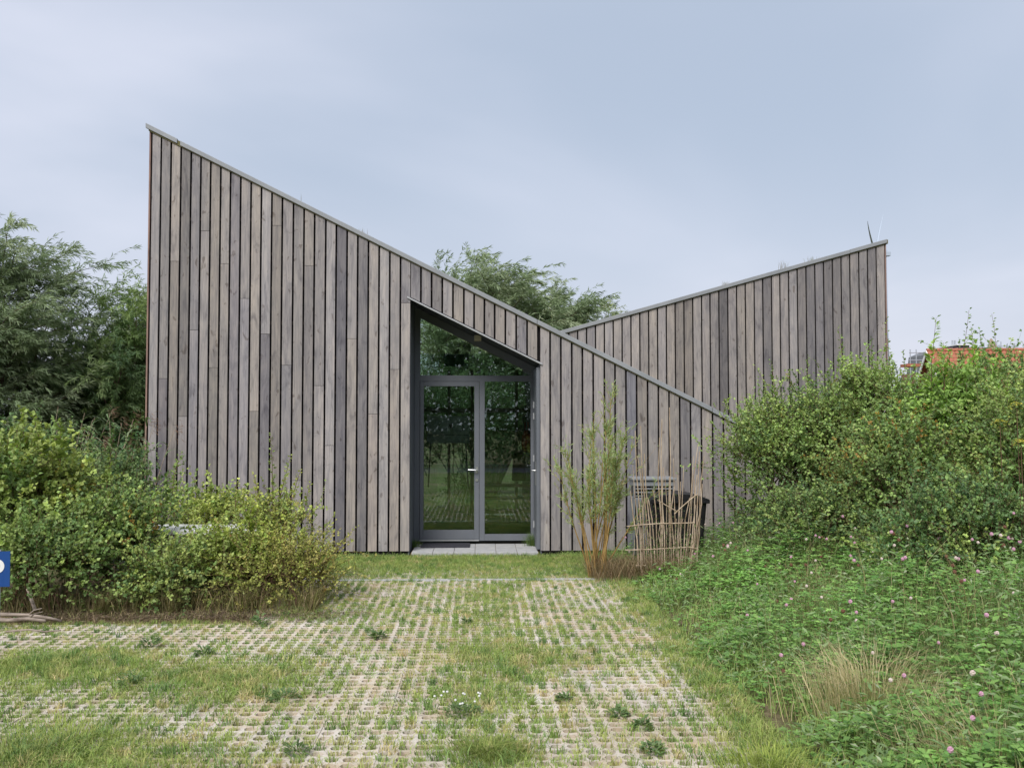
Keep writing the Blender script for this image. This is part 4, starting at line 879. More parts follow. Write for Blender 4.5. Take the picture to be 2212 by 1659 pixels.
# ------------------------------------------------------------------ ground cover
def noise2(x, y, s, k):
    return (np.sin(x * s + k) * np.cos(y * s * 1.17 - k * 1.3) + np.sin(x * s * 2.3 - y * s * 1.1 + k * 2.1) * 0.6 + np.cos(y * s * 2.7 + x * s * 0.7 + k * 0.7) * 0.6 + np.sin(x * s * 5.1 + y * s * 4.3 + k) * 0.35) / 2.2
def lush(x, y):
    """how grassy the drive is at a point: wheel tracks are worn, the crown and edges are not"""
    d = y + 14.6
    v = 0.46 + 0.27 * noise2(x, y, 1.5, 1.0) + 0.18 * noise2(x, y, 4.0, 2.0)
    v -= 0.46 * np.exp(-((x + 0.72) / 0.42) ** 2) * (d < 9) + 0.10 * np.exp(-((x + 0.8) / 0.5) ** 2) * (d >= 9)
    v -= 0.62 * np.exp(-((x - 0.95) / 0.48) ** 2) * (d < 7.2) + 0.12 * np.exp(-((x - 0.9) / 0.5) ** 2) * (d >= 7.2)
    v += 0.42 * np.exp(-((x - 0.08) / 0.36) ** 2) * (d < 11.0)
    v += 0.9 * np.clip((x - 1.42) / 0.3, 0, 1)
    v += 0.75 * np.exp(-((x + 1.9) / 0.75) ** 2 - ((d - 7.5) / 0.45) ** 2)
    v += 0.7 * np.exp(-((x + 3.4) / 0.9) ** 2 - ((d - 7.9) / 0.4) ** 2)
    v += 0.9 * np.exp(-((x + 2.35) / 0.55) ** 2 - ((d - 5.5) / 0.6) ** 2)
    v -= 0.4 * np.exp(-((x + 1.6) / 1.2) ** 2 - ((d - 6.45) / 0.35) ** 2)
    v -= 0.4 * np.exp(-((x + 2.9) / 1.0) ** 2 - ((d - 8.9) / 0.35) ** 2)
    v += 0.35 * np.clip((y + 2.75) / 0.35, 0, 1) + 0.55 * np.clip((y + 2.2) / 1.2, 0, 1)
    return np.clip(v, 0, 1.3)
g = np.random.default_rng(101)
hx_, hy_ = np.meshgrid(np.arange(-5.4 + 0.05, 1.8, 0.1), np.arange(-9.9 + 0.05, -0.5, 0.1)); hx_, hy_ = hx_.ravel(), hy_.ravel()
ok = ~((hy_ > -5.0) & (hx_ < PX0 - 0.1)) & (np.abs((hx_ - 0.03 * (hy_ + 14.6))) < (hy_ + 14.6) * 0.6 + 0.4)
hx_, hy_ = hx_[ok], hy_[ok]; lu = lush(hx_, hy_); nH = len(hx_)
GRN = [(0.13, 0.205, 0.05), (0.18, 0.26, 0.065), (0.245, 0.31, 0.085), (0.32, 0.33, 0.12), (0.40, 0.335, 0.17)]
DEEP = [(0.09, 0.16, 0.05), (0.12, 0.20, 0.06), (0.16, 0.245, 0.075)]
parts = []
nb = (16 + 26 * np.clip(lu + 0.25, 0, 1) * g.uniform(0.5, 1.3, nH)).astype(int)
hs_ = g.choice([0.6, 0.9, 1.1, 1.5], nH, p=[0.25, 0.35, 0.25, 0.15])
nb[g.random(nH) < 0.10 * (lu < 0.45)] = 2
hi = np.repeat(np.arange(nH), nb); M = len(hi)
hw_ = g.choice([0.75, 0.95, 1.1, 1.35, 1.7], nH, p=[0.15, 0.3, 0.25, 0.18, 0.12])
rr = (0.042 - 0.006 * (hy_[hi] > -6.2)) * hw_[hi] * np.sqrt(g.random(M)) * (1 + 0.35 * (lu[hi] > 0.55)); aa = g.uniform(0, 6.283, M)
jx_ = g.normal(size=nH) * 0.011; jy_ = g.normal(size=nH) * 0.011
P = np.stack([(hx_ + jx_)[hi] + rr * np.cos(aa), (hy_ + jy_)[hi] + rr * np.sin(aa), np.full(M, -0.034)], 1)
hcol = pal(g, nH, GRN, [0.2, 0.27, 0.25, 0.17, 0.11]); deep = g.random(nH) < 0.10; hcol[deep] = pal(g, int(deep.sum()), DEEP)
hh = (0.040 * hs_ + 0.035 * np.clip(lu - 0.35, 0, 1) + 0.02 * deep)[hi] * g.uniform(0.5, 1.3, M) * np.where(hy_[hi] > -6.2, 0.65, 1.0) + 0.042
parts.append(blades(g, P, hh, g.uniform(0.2, 1.1, M) * np.where(hy_[hi] > -6.2, 0.6, 1.0), g.uniform(0.004, 0.008, M), 1.4 * hcol[hi] * g.uniform(0.75, 1.25, (M, 1))))
# sward where the grass has closed over the concrete
n = 300000; x = g.uniform(-5.2, 1.85, n); y = -9.9 + 9.5 * g.random(n) ** 1.25; l = lush(x, y)
ok = (g.random(n) < np.clip((l - 0.42) * 1.25 * np.where((y > -6.2) & (y < -2.8), 0.85, 1.0), 0, 1)) & ~((y > -5.0) & (x < PX0 - 0.1)) & (np.abs(x - 0.03 * (y + 14.6)) < (y + 14.6) * 0.6 + 0.4); x, y, l = x[ok], y[ok], l[ok]; M = len(x)
gcol = 1.35 * pal(g, M, GRN, [0.22, 0.27, 0.24, 0.16, 0.11]) * (0.92 + 0.25 * noise2(x, y, 3.1, 5.0))[:, None]
green = np.clip((y + 3.0) / 0.5, 0, 1)[:, None] * 0.75 + np.clip((x - 1.45) / 0.3, 0, 1)[:, None] * 0.3; gcol = gcol * (1 - green) + pal(g, M, [(0.14, 0.22, 0.055), (0.22, 0.31, 0.085), (0.30, 0.37, 0.12)]) * 1.15 * green
parts.append(blades(g, np.stack([x, y, np.full(M, -0.004)], 1), (0.020 + 0.028 * np.clip(l - 0.3, 0, 1)) * g.uniform(0.6, 1.5, M), g.uniform(0.3, 1.3, M), g.uniform(0.003, 0.006, M), gcol))
v, t_, c = join(parts); o = np_mesh('paver_grass', v, t_, GRASSM, None, c); tag(o, 'short yellow-green grass tufts growing in the paver holes', 'grass', kind='stuff')
# low broadleaf weeds dotted over the drive: each rosette is one plant
def rosette(pos, r, n, seed, cols, ll=0.05, lw=0.02, h=0.05):
    g_ = np.random.default_rng(seed); a = g_.uniform(0, 6.283, n); rad = r * np.sqrt(g_.random(n)) * 0.75
    P_ = np.stack([rad * np.cos(a), rad * np.sin(a), g_.uniform(0.2, 1, n) * h * (1.15 - rad / r)], 1); A = np.stack([np.cos(a), np.sin(a), g_.uniform(-0.1, 0.7, n)], 1) + rv(g_, n) * 0.5
    return leaves(P_, A, rv(g_, n) * 0.35 + np.array([0, 0, 1.]), g_.uniform(0.6, 1.2, n) * ll, g_.uniform(0.6, 1.2, n) * lw, 0.15, pal(g_, n, cols) * g_.uniform(0.8, 1.2, (n, 1)))
WC = [(0.10, 0.17, 0.06), (0.14, 0.22, 0.075), (0.18, 0.26, 0.10)]
weed_spots = [(1000, 1541, 0.17, 'dark green clover patch with white heads in the middle of the drive', 260, 0.024, 0.022, 0.07), (816, 1377, 0.07, 'small dark weed alone on the drive left of the middle', 60, 0.06, 0.03, 0.07),
              (1335, 1545, 0.07, 'weed rosette on the right wheel track, the middle one of three', 60, 0.045, 0.025, 0.06), (1388, 1572, 0.07, 'bright weed rosette on the right wheel track, the right one of three', 70, 0.045, 0.025, 0.07), (1218, 1514, 0.06, 'dark weed rosette on the right wheel track, the left one of three', 60, 0.045, 0.025, 0.06),
              (1410, 1625, 0.07, 'round weed low down on the right wheel track near the bottom edge', 70, 0.045, 0.022, 0.08), (612, 1512, 0.13, 'blue-green weed patch at the end of the left grass band', 130, 0.05, 0.016, 0.08), (280, 1482, 0.10, 'feathery blue-green weed on the left part of the drive', 110, 0.05, 0.014, 0.12),
              (325, 1400, 0.09, 'bright green weed by the fallen branches', 100, 0.06, 0.02, 0.13), (440, 1416, 0.08, 'pale green weed at the foot of the left hedge', 80, 0.05, 0.022, 0.1), (640, 1628, 0.07, 'dark weed tuft near the bottom edge left of the middle', 80, 0.05, 0.016, 0.09),
              (1008, 1345, 0.05, 'small dark weed on the drive before the door', 50, 0.05, 0.02, 0.06), (560, 1352, 0.06, 'yellowish young weed on bare soil under the left hedge', 40, 0.08, 0.03, 0.14)]
for i, (px, py, r, lb, n, ll, lw, h) in enumerate(weed_spots):
    p = on_ground(px, py); v, t_, c = rosette(p, r, n, 300 + i, WC, ll, lw, h); o = np_mesh('weed', v, t_, LEAF, None, c); o.location = (p[0], p[1], -0.004); tag(o, lb, 'weed')
    if i == 0:
        fl = MB(); g_ = random.Random(5)
        for k in range(13):
            q = Vector((g_.uniform(-0.2, 0.12), g_.uniform(-0.05, 0.22), g_.uniform(0.075, 0.10))); n8 = 6
            for ring_ in range(2):
                for a_ in range(n8):
                    an, an2 = a_ * 6.283 / n8, (a_ + 1) * 6.283 / n8; r0, r1, z0, z1 = (0.009, 0.006, 0, 0.008) if ring_ else (0.003, 0.009, -0.007, 0)
                    fl.add([q + Vector((r0 * math.cos(an), r0 * math.sin(an), z0)), q + Vector((r0 * math.cos(an2), r0 * math.sin(an2), z0)), q + Vector((r1 * math.cos(an2), r1 * math.sin(an2), z1)), q + Vector((r1 * math.cos(an), r1 * math.sin(an), z1))], [(0, 1, 2, 3)])
        fl.build('flower_heads', WHITE, o)['kind'] = 'stuff'
# bigger grass clumps
def clump(px, py, n, h, lb, cols, seed, spread=0.09, lean=(0.3, 1.0), w=(0.003, 0.006), name='grass_clump', cat='grass clump', z=-0.004):
    g_ = np.random.default_rng(seed); p = on_ground(px, py, 0); P_ = g_.normal(size=(n, 3)) * np.array([spread, spread, 0]); 
    az_ = np.arctan2(P_[:, 1], P_[:, 0]) + g_.normal(size=n) * 0.5
    v, t_, c = blades(g_, P_, g_.uniform(0.5, 1.1, n) * h, g_.uniform(*lean, n), g_.uniform(*w, n), pal(g_, n, cols) * g_.uniform(0.8, 1.2, (n, 1)), az_)
    o = np_mesh(name, v, t_, GRASSM, None, c); o.location = (p[0], p[1], z); return tag(o, lb, cat)
LG = [(0.17, 0.24, 0.055), (0.24, 0.31, 0.075), (0.31, 0.35, 0.10)]
clump(1062, 1625, 1100, 0.09, 'spreading green grass clump near the bottom edge in the middle of the drive', LG, 1, 0.11, (0.5, 1.5))
clump(1665, 1655, 700, 0.13, 'bright yellow-green grass clump at the bottom edge right of the drive', [(0.28, 0.36, 0.07), (0.38, 0.44, 0.11)], 2, 0.14, (0.5, 1.5))
clump(150, 1600, 900, 0.09, 'long yellow-green grass clump near the bottom left corner', [(0.25, 0.32, 0.07), (0.34, 0.38, 0.11)], 4, 0.24, (0.5, 1.4))
clump(20, 1635, 900, 0.12, 'darker grass clump in the bottom left corner', LG + DEEP, 5, 0.2, (0.4, 1.3))
clump(1152, 1180, 320, 0.26, 'tall grass tuft at the right foot of the glazed entrance', DEEP + LG[:1], 6, 0.05, (0.15, 0.6))
clump(898, 1182, 160, 0.16, 'small grass tuft at the left foot of the glazed entrance', DEEP + LG[:1], 7, 0.04, (0.15, 0.6))
clump(1068, 1172, 90, 0.13, 'wispy grass tuft before the mullion of the glazed entrance', DEEP, 8, 0.03, (0.15, 0.6))
DRY = [(0.58, 0.49, 0.29), (0.66, 0.56, 0.36), (0.50, 0.42, 0.22), (0.36, 0.37, 0.16)]
for i, (px, py, lb, n, h, s) in enumerate(((1885, 1545, 'tan dry seeding grass clump in the middle of the clover meadow', 1100, 0.58, 0.19), (2165, 1690, 'tan dry grass clump at the right edge low down', 950, 0.52, 0.2), (1800, 1330, 'thin dry grass stalks at the foot of the right hedge', 260, 0.75, 0.22))):
    clump(px, py, n, h, lb, DRY, 20 + i, s, (0.15, 0.95), (0.003, 0.0055), 'dry_grass_clump', 'dry grass', -0.06)
# tall dry grass along the foot of the left hedge, and the brown tangle round the canes
def stand(n, fx_, h, cols, lean, w, seed):
    g_ = np.random.default_rng(seed); x_, y_ = fx_(g_, n); n = len(x_)
    return blades(g_, np.stack([x_, y_, np.full(n, -0.06)], 1), g_.uniform(0.35, 1.1, n) ** 1.3 * h, g_.uniform(*lean, n), g_.uniform(*w, n), pal(g_, n, cols) * g_.uniform(0.7, 1.25, (n, 1)))
HG = [(0.18, 0.19, 0.06), (0.26, 0.24, 0.10), (0.38, 0.30, 0.17), (0.13, 0.17, 0.05), (0.32, 0.23, 0.14)]
o = np_mesh('hedge_grass', *(lambda q: (q[0], q[1], GRASSM, None, q[2]))(join([
    stand(5200, lambda g_, n: ((lambda q: q + 0.12 * np.sin(q * 9.0))(g_.uniform(-5.4, -1.6, n)), -4.6 + np.abs(g_.normal(size=n)) * 0.5), 0.40, HG, (0.15, 1.1), (0.004, 0.008), 31),
    stand(2500, lambda g_, n: (g_.uniform(-5.4, -1.5, n), -4.75 + g_.normal(size=n) * 0.12), 0.16, HG, (0.4, 1.3), (0.004, 0.007), 32)])))
tag(o, 'dry tan and green grass standing along the foot of the left hedge', 'grass', kind='stuff')
o = np_mesh('brown_tangle', *(lambda q: (q[0], q[1], GRASSM, None, q[2]))(join([
    stand(5200, lambda g_, n: (g_.uniform(1.38, 2.75, n), -2.45 + g_.normal(size=n) * 0.16), 0.46, [(0.36, 0.25, 0.15), (0.45, 0.33, 0.21), (0.26, 0.19, 0.11), (0.20, 0.20, 0.09)], (0.3, 1.4), (0.003, 0.005), 33)])))
tag(o, 'tangle of brown dead grass round the foot of the canes', 'dry grass', kind='stuff')
# bare soil with litter before the left hedge
SOIL = noisy('bare_soil', (0.085, 0.06, 0.04), (0.19, 0.14, 0.095), 22, 0.95, 0, 0.8)
sb = MB().box(-5.6, -1.72, -4.72, -2.7, -0.055, -0.012).build('bare_soil', SOIL); tag(sb, 'strip of bare brown soil under the left hedge', kind='structure')
g = np.random.default_rng(110); n = 9000; x = g.uniform(-5.4, -1.1, n); y = -4.72 + g.normal(size=n) * 0.17 - 0.05 * np.sin(x * 7); k = (x < -1.5) | (g.random(n) < 0.35); x, y = x[k], y[k]; n = len(x)
v, t_, c = leaves(np.stack([x, y, g.uniform(0.002, 0.02, n)], 1), rv(g, n) * np.array([1, 1, 0.2]), rv(g, n) * 0.4 + np.array([0, 0, 1.]), g.uniform(0.015, 0.06, n), g.uniform(0.004, 0.016, n), 0.1, pal(g, n, [(0.13, 0.09, 0.06), (0.22, 0.16, 0.11), (0.32, 0.25, 0.17), (0.08, 0.06, 0.04)]))
tag(np_mesh('leaf_litter', v, t_, GRASSM, None, c), 'brown leaf litter and twigs on the soil before the left hedge', 'leaf litter', kind='stuff')

# clover meadow to the right of the drive
def edge(x, y):
    """distance into the meadow from the drive edge"""
    return x - 1.82 - 0.16 * np.sin(y * 2.1) - 0.11 * np.sin(y * 5.3 + 1) - 0.08 * np.sin(y * 13.0 + x * 4) - 0.45 * np.clip(-1.9 - y, 0, 1) * 0.0
def mh(x, y): return np.clip(0.05 + 0.36 * edge(x, y), 0.04, 0.80) * (1 + 0.22 * noise2(x, y, 2.6, 3.0))
def field(g_, n):
    y = -10.2 + 9.6 * g_.random(n) ** 1.35; x = 1.55 + g_.random(n) * 4.6
    k = (edge(x, y) > -0.12 * g_.random(n)) & (x < 0.62 * (y + 14.6) + 0.5); return x[k], y[k]
g = np.random.default_rng(120)
x, y = field(g, 52000); keep = g.random(len(x)) < (0.62 + 0.4 * noise2(x, y, 1.9, 8.0)) * np.clip(edge(x, y) / 0.55 + 0.12, 0.0, 1); x, y = x[keep], y[keep]; M = len(x); H = mh(x, y)
z = H * g.uniform(0.35, 1.0, M) ** 0.7; a0 = g.uniform(0, 6.283, M); tilt = rv(g, M) * 0.35 + np.array([0, -0.1, 1.0])
MC = [(0.066, 0.145, 0.036), (0.095, 0.19, 0.045), (0.135, 0.245, 0.06), (0.18, 0.295, 0.08)]
mcol = 1.85 * pal(g, M, MC) * (0.95 + 0.3 * noise2(x, y, 2.2, 4.0))[:, None]; sz = g.uniform(0.7, 1.35, M) * (0.85 + 0.3 * (noise2(x, y, 1.3, 9.0) > 0.2))
parts = []
for k in range(3):
    a = a0 + k * 2.094; A = np.stack([np.cos(a), np.sin(a), g.uniform(-0.15, 0.35, M)], 1)
    parts.append(leaves(np.stack([x, y, z - 0.06], 1), A, tilt, 0.037 * sz, 0.026 * sz, 0.16, mcol * g.uniform(0.85, 1.2, (M, 1))))
# broad and lance-leaved weeds among the clover, in drifts
for k_, (ln_, wd_, cs_, ns_, sd_) in enumerate(((0.075, 0.020, [(0.13, 0.20, 0.08), (0.19, 0.27, 0.12)], 9000, 11.0), (0.06, 0.040, [(0.10, 0.19, 0.05), (0.16, 0.28, 0.07)], 7000, 14.0), (0.05, 0.016, [(0.20, 0.26, 0.14), (0.27, 0.31, 0.19)], 6000, 17.0))):
    xx, yy = field(g, ns_ * 3); kk = g.random(len(xx)) < np.clip(0.25 + 0.6 * noise2(xx, yy, 2.4, sd_), 0, 1); xx, yy = xx[kk], yy[kk]; mm = len(xx); HH = mh(xx, yy)
    aa_ = g.uniform(0, 6.283, mm)
    parts.append(leaves(np.stack([xx, yy, HH * g.uniform(0.4, 1.2, mm) - 0.05], 1), np.stack([np.cos(aa_), np.sin(aa_), g.uniform(-0.3, 0.9, mm)], 1), rv(g, mm) * 0.5 + np.array([0, -0.3, 1.0]), ln_ * g.uniform(0.6, 1.3, mm), wd_ * g.uniform(0.7, 1.2, mm), 0.15, 1.3 * pal(g, mm, cs_) * g.uniform(0.8, 1.2, (mm, 1)), 0.15))
xx, yy = field(g, 2400); kk = edge(xx, yy) > 0.3; xx, yy = xx[kk], yy[kk]; mm = len(xx)
parts.append(blades(g, np.stack([xx, yy, np.full(mm, -0.06)], 1), mh(xx, yy) * g.uniform(0.9, 1.5, mm) + 0.08, g.uniform(0.05, 0.4, mm), np.full(mm, 0.004), pal(g, mm, DRY + [(0.30, 0.17, 0.10)])))
sx_, sy_ = x[::3], y[::3]; m = len(sx_)
parts.append(blades(g, np.stack([sx_, sy_, np.full(m, -0.06)], 1), H[::3] * 1.02, g.uniform(0.05, 0.5, m), np.full(m, 0.003), pal(g, m, [(0.10, 0.15, 0.05), (0.14, 0.17, 0.06)])))
v, t_, c = join(parts); o = np_mesh('clover', v, t_, LEAF, None, c); tag(o, 'dense green clover meadow right of the drive', 'clover', kind='stuff')
x, y = field(g, 34000); M = len(x); e_ = edge(x, y); keep = g.random(M) < np.where(e_ < 0.6, 1.0, 0.6); x, y, e_ = x[keep], y[keep], e_[keep]; M = len(x)
yel = np.clip(1 - e_ / 0.75 + 0.4 * g.normal(size=M), 0, 1)[:, None]
gc = 1.3 * pal(g, M, [(0.14, 0.22, 0.07), (0.19, 0.27, 0.09), (0.24, 0.29, 0.12)]) * (1 - yel) + 1.25 * pal(g, M, [(0.17, 0.28, 0.065), (0.24, 0.35, 0.09), (0.31, 0.36, 0.12)]) * yel
br_ = g.random(M) < 0.07; gc[br_] = pal(g, int(br_.sum()), DRY)
o = np_mesh('meadow_grass', *(lambda q: (q[0], q[1], GRASSM, None, q[2]))(blades(g, np.stack([x, y, np.full(M, -0.06)], 1), (0.08 + mh(x, y) * 0.95) * g.uniform(0.6, 1.35, M), g.uniform(0.15, 0.85, M), g.uniform(0.003, 0.0065, M), gc)))
tag(o, 'green grass blades mixed through the clover meadow and its edge', 'grass', kind='stuff')
# pink and faded clover heads
fm = []
def head_mesh(name, col):
    b = MB(); prof = [(0.003, -0.010), (0.010, -0.004), (0.0115, 0.003), (0.008, 0.010), (0.002, 0.013)]; n8 = 6
    vs = [(r * math.cos(a * 6.283 / n8 + i * 0.5), r * math.sin(a * 6.283 / n8 + i * 0.5), z) for i, (r, z) in enumerate(prof) for a in range(n8)]
    b.add(vs, [(i * n8 + a, i * n8 + (a + 1) % n8, (i + 1) * n8 + (a + 1) % n8, (i + 1) * n8 + a) for i in range(4) for a in range(n8)] + [tuple(4 * n8 + a for a in range(n8))])
    me = bpy.data.meshes.new(name); me.from_pydata(b.v, [], b.f); me.materials.append(col); me.update(); return me
PINK = noisy('clover_pink', (0.50, 0.24, 0.36), (0.62, 0.40, 0.48), 90, 0.8); PALE = noisy('clover_pale', (0.58, 0.45, 0.42), (0.66, 0.58, 0.52), 90, 0.8); FADED = noisy('clover_faded', (0.12, 0.055, 0.035), (0.20, 0.10, 0.06), 90, 0.9)
hm = [head_mesh('clover_head', PINK), head_mesh('clover_head', PALE), head_mesh('clover_head', FADED)]
x, y = field(g, 2200); e_ = edge(x, y); k = (e_ > 0.25) & (g.random(len(x)) < np.clip(0.12 + 0.2 * (y > -8) + 0.2 * (e_ > 0.9), 0, 1)); x, y = x[k][:260], y[k][:260]
texts = ['pink clover flower head above the green meadow', 'pale pinkish white clover head above the green meadow', 'faded brown clover head in the green meadow']
for i in range(len(x)):
    w = int(g.choice(3, p=[0.55, 0.25, 0.2])); o = bpy.data.objects.new('clover_head', hm[w]); COL.objects.link(o)
    o.location = (x[i], y[i], mh(x[i:i + 1], y[i:i + 1])[0] * g.uniform(1.0, 1.25) - 0.01); s = g.uniform(1.0, 1.6); o.scale = (s, s, s); o.rotation_euler = (g.normal() * 0.3, g.normal() * 0.3, 0)
    tag(o, texts[w], 'flower', ['pink clover heads', 'pale clover heads', 'faded clover heads'][w])
# grass round the building foot and on the verge left and right
g = np.random.default_rng(130)
n = 20000; x = np.concatenate([np.where(g.random(n // 2) < 0.45, g.uniform(-2.4, 2.2, n // 2), 1.2 + np.abs(g.normal(size=n // 2)) * 0.4 - 3.6 * (g.random(n // 2) < 0.5)), g.uniform(1.4, 4.2, n // 2)]); y = np.concatenate([-2.3 + 2.25 * g.random(n // 2), -2.7 + 2.6 * g.random(n // 2)])
k = ~((np.abs(x + 0.1) < 1.02) & (y > -0.16)); x, y = x[k], y[k]; M = len(x)
o = np_mesh('verge_grass', *(lambda q: (q[0], q[1], GRASSM, None, q[2]))(blades(g, np.stack([x, y, np.full(M, -0.05)], 1), g.uniform(0.05, 0.13, M) * (1 + 0.8 * np.clip((x - 1.5), 0, 1)), g.uniform(0.3, 1.2, M), g.uniform(0.004, 0.008, M), pal(g, M, [(0.14, 0.23, 0.06), (0.19, 0.29, 0.075), (0.26, 0.35, 0.10)]))))
tag(o, 'fresh green grass along the foot of the timber wall', 'grass', kind='stuff')
# weeds on the sedum roofs showing over the trim
for i, (px, py, Y, h, lb) in enumerate(((651, 430, 0.3, 0.16, 'single thin stalk standing on the front roof edge'), (780, 497, 0.3, 0.05, 'tiny sedum tuft on the front roof edge'), (1692, 575, WY + 0.3, 0.16, 'pale weed tuft on the wing roof edge'), (1752, 565, WY + 0.3, 0.07, 'small sedum tuft on the wing roof edge, uphill of the weed'), (1565, 613, WY + 0.3, 0.07, 'small sedum tuft on the wing roof edge, downhill of the weed'))):
    xx = at(px, py, Y)[0]; top = (ftop if Y < 2 else wtop)(xx) - 0.03; g_ = np.random.default_rng(400 + i); n = 3 if i == 0 else 26
    P_ = g_.normal(size=(n, 3)) * np.array([0.004 if i == 0 else 0.06, 0.01, 0]); v, t_, c = blades(g_, P_, g_.uniform(0.6, 1.1, n) * (h + 0.08), g_.uniform(0.02, 0.4, n) * (0.3 if i == 0 else 1), np.full(n, 0.006), pal(g_, n, [(0.25, 0.2, 0.14), (0.22, 0.24, 0.14)]))
    o = np_mesh('roof_weed', v, t_, GRASSM, None, c); o.location = (xx, Y, top); tag(o, lb, 'weed')

# ------------------------------------------------------------------ far houses, scaffold, turbine
hp = at(2001, 757, 48.9); hX = hp[0] + 0.42; rz_ = hp[2]
h1 = thing('red_roof_house', 'house with red tiled roof and white gable boards beyond the right hedge', 'house', (hX - 0.72, 46.0, -0.06), rz=R(-6))
RDG, EV, LEN, HALF = rz_ + 0.06, rz_ - 2.7, 9.0, 2.9
MB().prism([(-HALF + 0.2, 0), (HALF - 0.2, 0), (HALF - 0.2, EV), (0, RDG - 0.22), (-HALF + 0.2, EV)], 0, LEN).build('wall', BRICK, h1).rotation_euler[2] = R(-90)
for o_ in h1.children: o_.location = (0.35, HALF, 0)
# roof slopes run along x; y = 0 is the near eave
def slope(y0, z0, y1, z1, name, m):
    b = MB(); b.add([(0, y0, z0), (LEN, y0, z0), (LEN, y1, z1), (0, y1, z1), (0, y0, z0 - 0.12), (LEN, y0, z0 - 0.12), (LEN, y1, z1 - 0.12), (0, y1, z1 - 0.12)], [(0, 1, 2, 3), (7, 6, 5, 4), (0, 4, 5, 1), (1, 5, 6, 2), (2, 6, 7, 3), (3, 7, 4, 0)]); return b.build(name, m, h1)
slope(-0.1, EV - 0.1, HALF, RDG - 0.05, 'roof_slope', REDTILE); slope(HALF * 2 + 0.1, EV - 0.1, HALF, RDG - 0.05, 'roof_slope', REDTILE)
tm = MB(); nseg = 6
for k in range(nseg):
    x0, x1 = 0.3 * k / nseg, 0.3 * (k + 1) / nseg; z0, z1 = 0.05 * math.sin(math.pi * k / nseg * 1.0) ** 1.0, 0.05 * math.sin(math.pi * (k + 1) / nseg)
    tm.add([(x0, 0, z0), (x1, 0, z1), (x1, 0.42, z1 - 0.03), (x0, 0.42, z0 - 0.03), (x0, 0, z0 - 0.04), (x1, 0, z1 - 0.04)], [(0, 1, 2, 3), (4, 5, 1, 0)])
tme = bpy.data.meshes.new('roof_tile'); tme.from_pydata(tm.v, [], tm.f); tme.materials.append(REDTILE); tme.update()
sl = math.atan2(RDG - EV, HALF); sn = (RDG - EV + 0.05) / (HALF + 0.1)
for r_ in range(9):
    for c_ in range(30):
        yy = HALF - 0.32 - r_ * 0.27
        t = bpy.data.objects.new('roof_tile', tme); COL.objects.link(t); t.parent = h1; t.location = (c_ * 0.3, yy, RDG - 0.04 + (yy - HALF) * sn + 0.03); t.rotation_euler = (sl, 0, 0)
for k in range(22): MB().tube([(k * 0.41, HALF, RDG + 0.0), (k * 0.41 + 0.4, HALF, RDG + 0.02)], 0.12, 8).build('ridge_tile', REDTILE, h1)
for s in (-1, 1):
    yb_ = HALF + s * (HALF + 0.12)
    MB().add([(-0.06, yb_, EV - 0.12), (0.0, yb_, EV - 0.12), (0, yb_, EV - 0.42), (-0.06, yb_, EV - 0.42), (-0.06, HALF, RDG + 0.0), (0, HALF, RDG + 0.0), (0, HALF, RDG - 0.34), (-0.06, HALF, RDG - 0.34)], [(0, 1, 2, 3), (7, 6, 5, 4), (0, 4, 5, 1), (1, 5, 6, 2), (2, 6, 7, 3), (3, 7, 4, 0)]).build('gable_board', WHITE, h1)
MB().box(-0.02, 0.33, HALF - 0.6, HALF + 0.6, EV - 1.0, EV + 0.3).build('gable_window', DARKCLAD, h1)
# second house behind with grey roof, dark dormer and beige gable
q0 = at(2035, 765, 60.0); sc2 = 74.6 / F
h2 = thing('grey_roof_house', 'house with grey roof, dark dormer and beige gable under scaffolding', 'house', (q0[0], 60.0, -0.06))
def z2(py): return at(2080, py, 60.0)[2] + 0.06
def x2(px): return at(px, 765, 60.0)[0] - q0[0]
MB().prism([(x2(2030), 0), (x2(2180), 0), (x2(2180), z2(800)), (x2(2030), z2(800))], 0, 7).build('wall', BRICK, h2)
MB().prism([(x2(2030), z2(800)), (x2(2165), z2(800)), (x2(2150), z2(750)), (x2(2062), z2(750)), (x2(2036), z2(761))], 0.3, 6).build('roof', GREYTILE, h2)
dm2 = MB().box(x2(2063), x2(2090), -0.3, 3, z2(785), z2(747)).build('dormer', DARKCLAD, h2)
MB().box(x2(2062), x2(2092), -0.4, 3.1, z2(747) + 0.005, z2(745)).build('dormer_cap', WHITE, dm2)
for px in (2071.5, 2077): MB().tube([(x2(px), 1.0, z2(747)), (x2(px), 1.0, z2(733))], 0.07, 8).build('flue', GALV, h2)
MB().prism([(x2(2105), z2(800)), (x2(2168), z2(800)), (x2(2126), z2(734))], -1.2, -0.9).build('gable', BEIGE, h2)
sc = thing('scaffold', 'grey tube scaffold standing right of the beige gable', 'scaffold', (at(2150, 765, 59.0)[0], 59.0, -0.06))
def sxz(px, py, Y, ox): p = at(px, py, Y); return p[0] - ox, p[2] + 0.06
for px in (2136, 2143, 2153, 2162, 2176, 2192):
    for dy_ in (0, 1.2):
        X_, Z_ = sxz(px, 738 if px < 2165 else 742, 59.0, sc.location.x); MB().tube([(X_, dy_, 0), (X_, dy_, Z_)], 0.035, 6).build('standard', GALV, sc)
for py in (748, 752, 763, 778):
    X0_, Z_ = sxz(2132, py, 59.0, sc.location.x); X1_, _ = sxz(2200, py, 59.0, sc.location.x); MB().tube([(X0_, 0.0, Z_), (X1_, 0.0, Z_)], 0.032, 6).build('ledger', GALV, sc)
s2 = thing('scaffold', 'grey tube scaffold standing left of the red tiled roof', 'scaffold', (at(1985, 765, 52.0)[0], 52.0, -0.06))
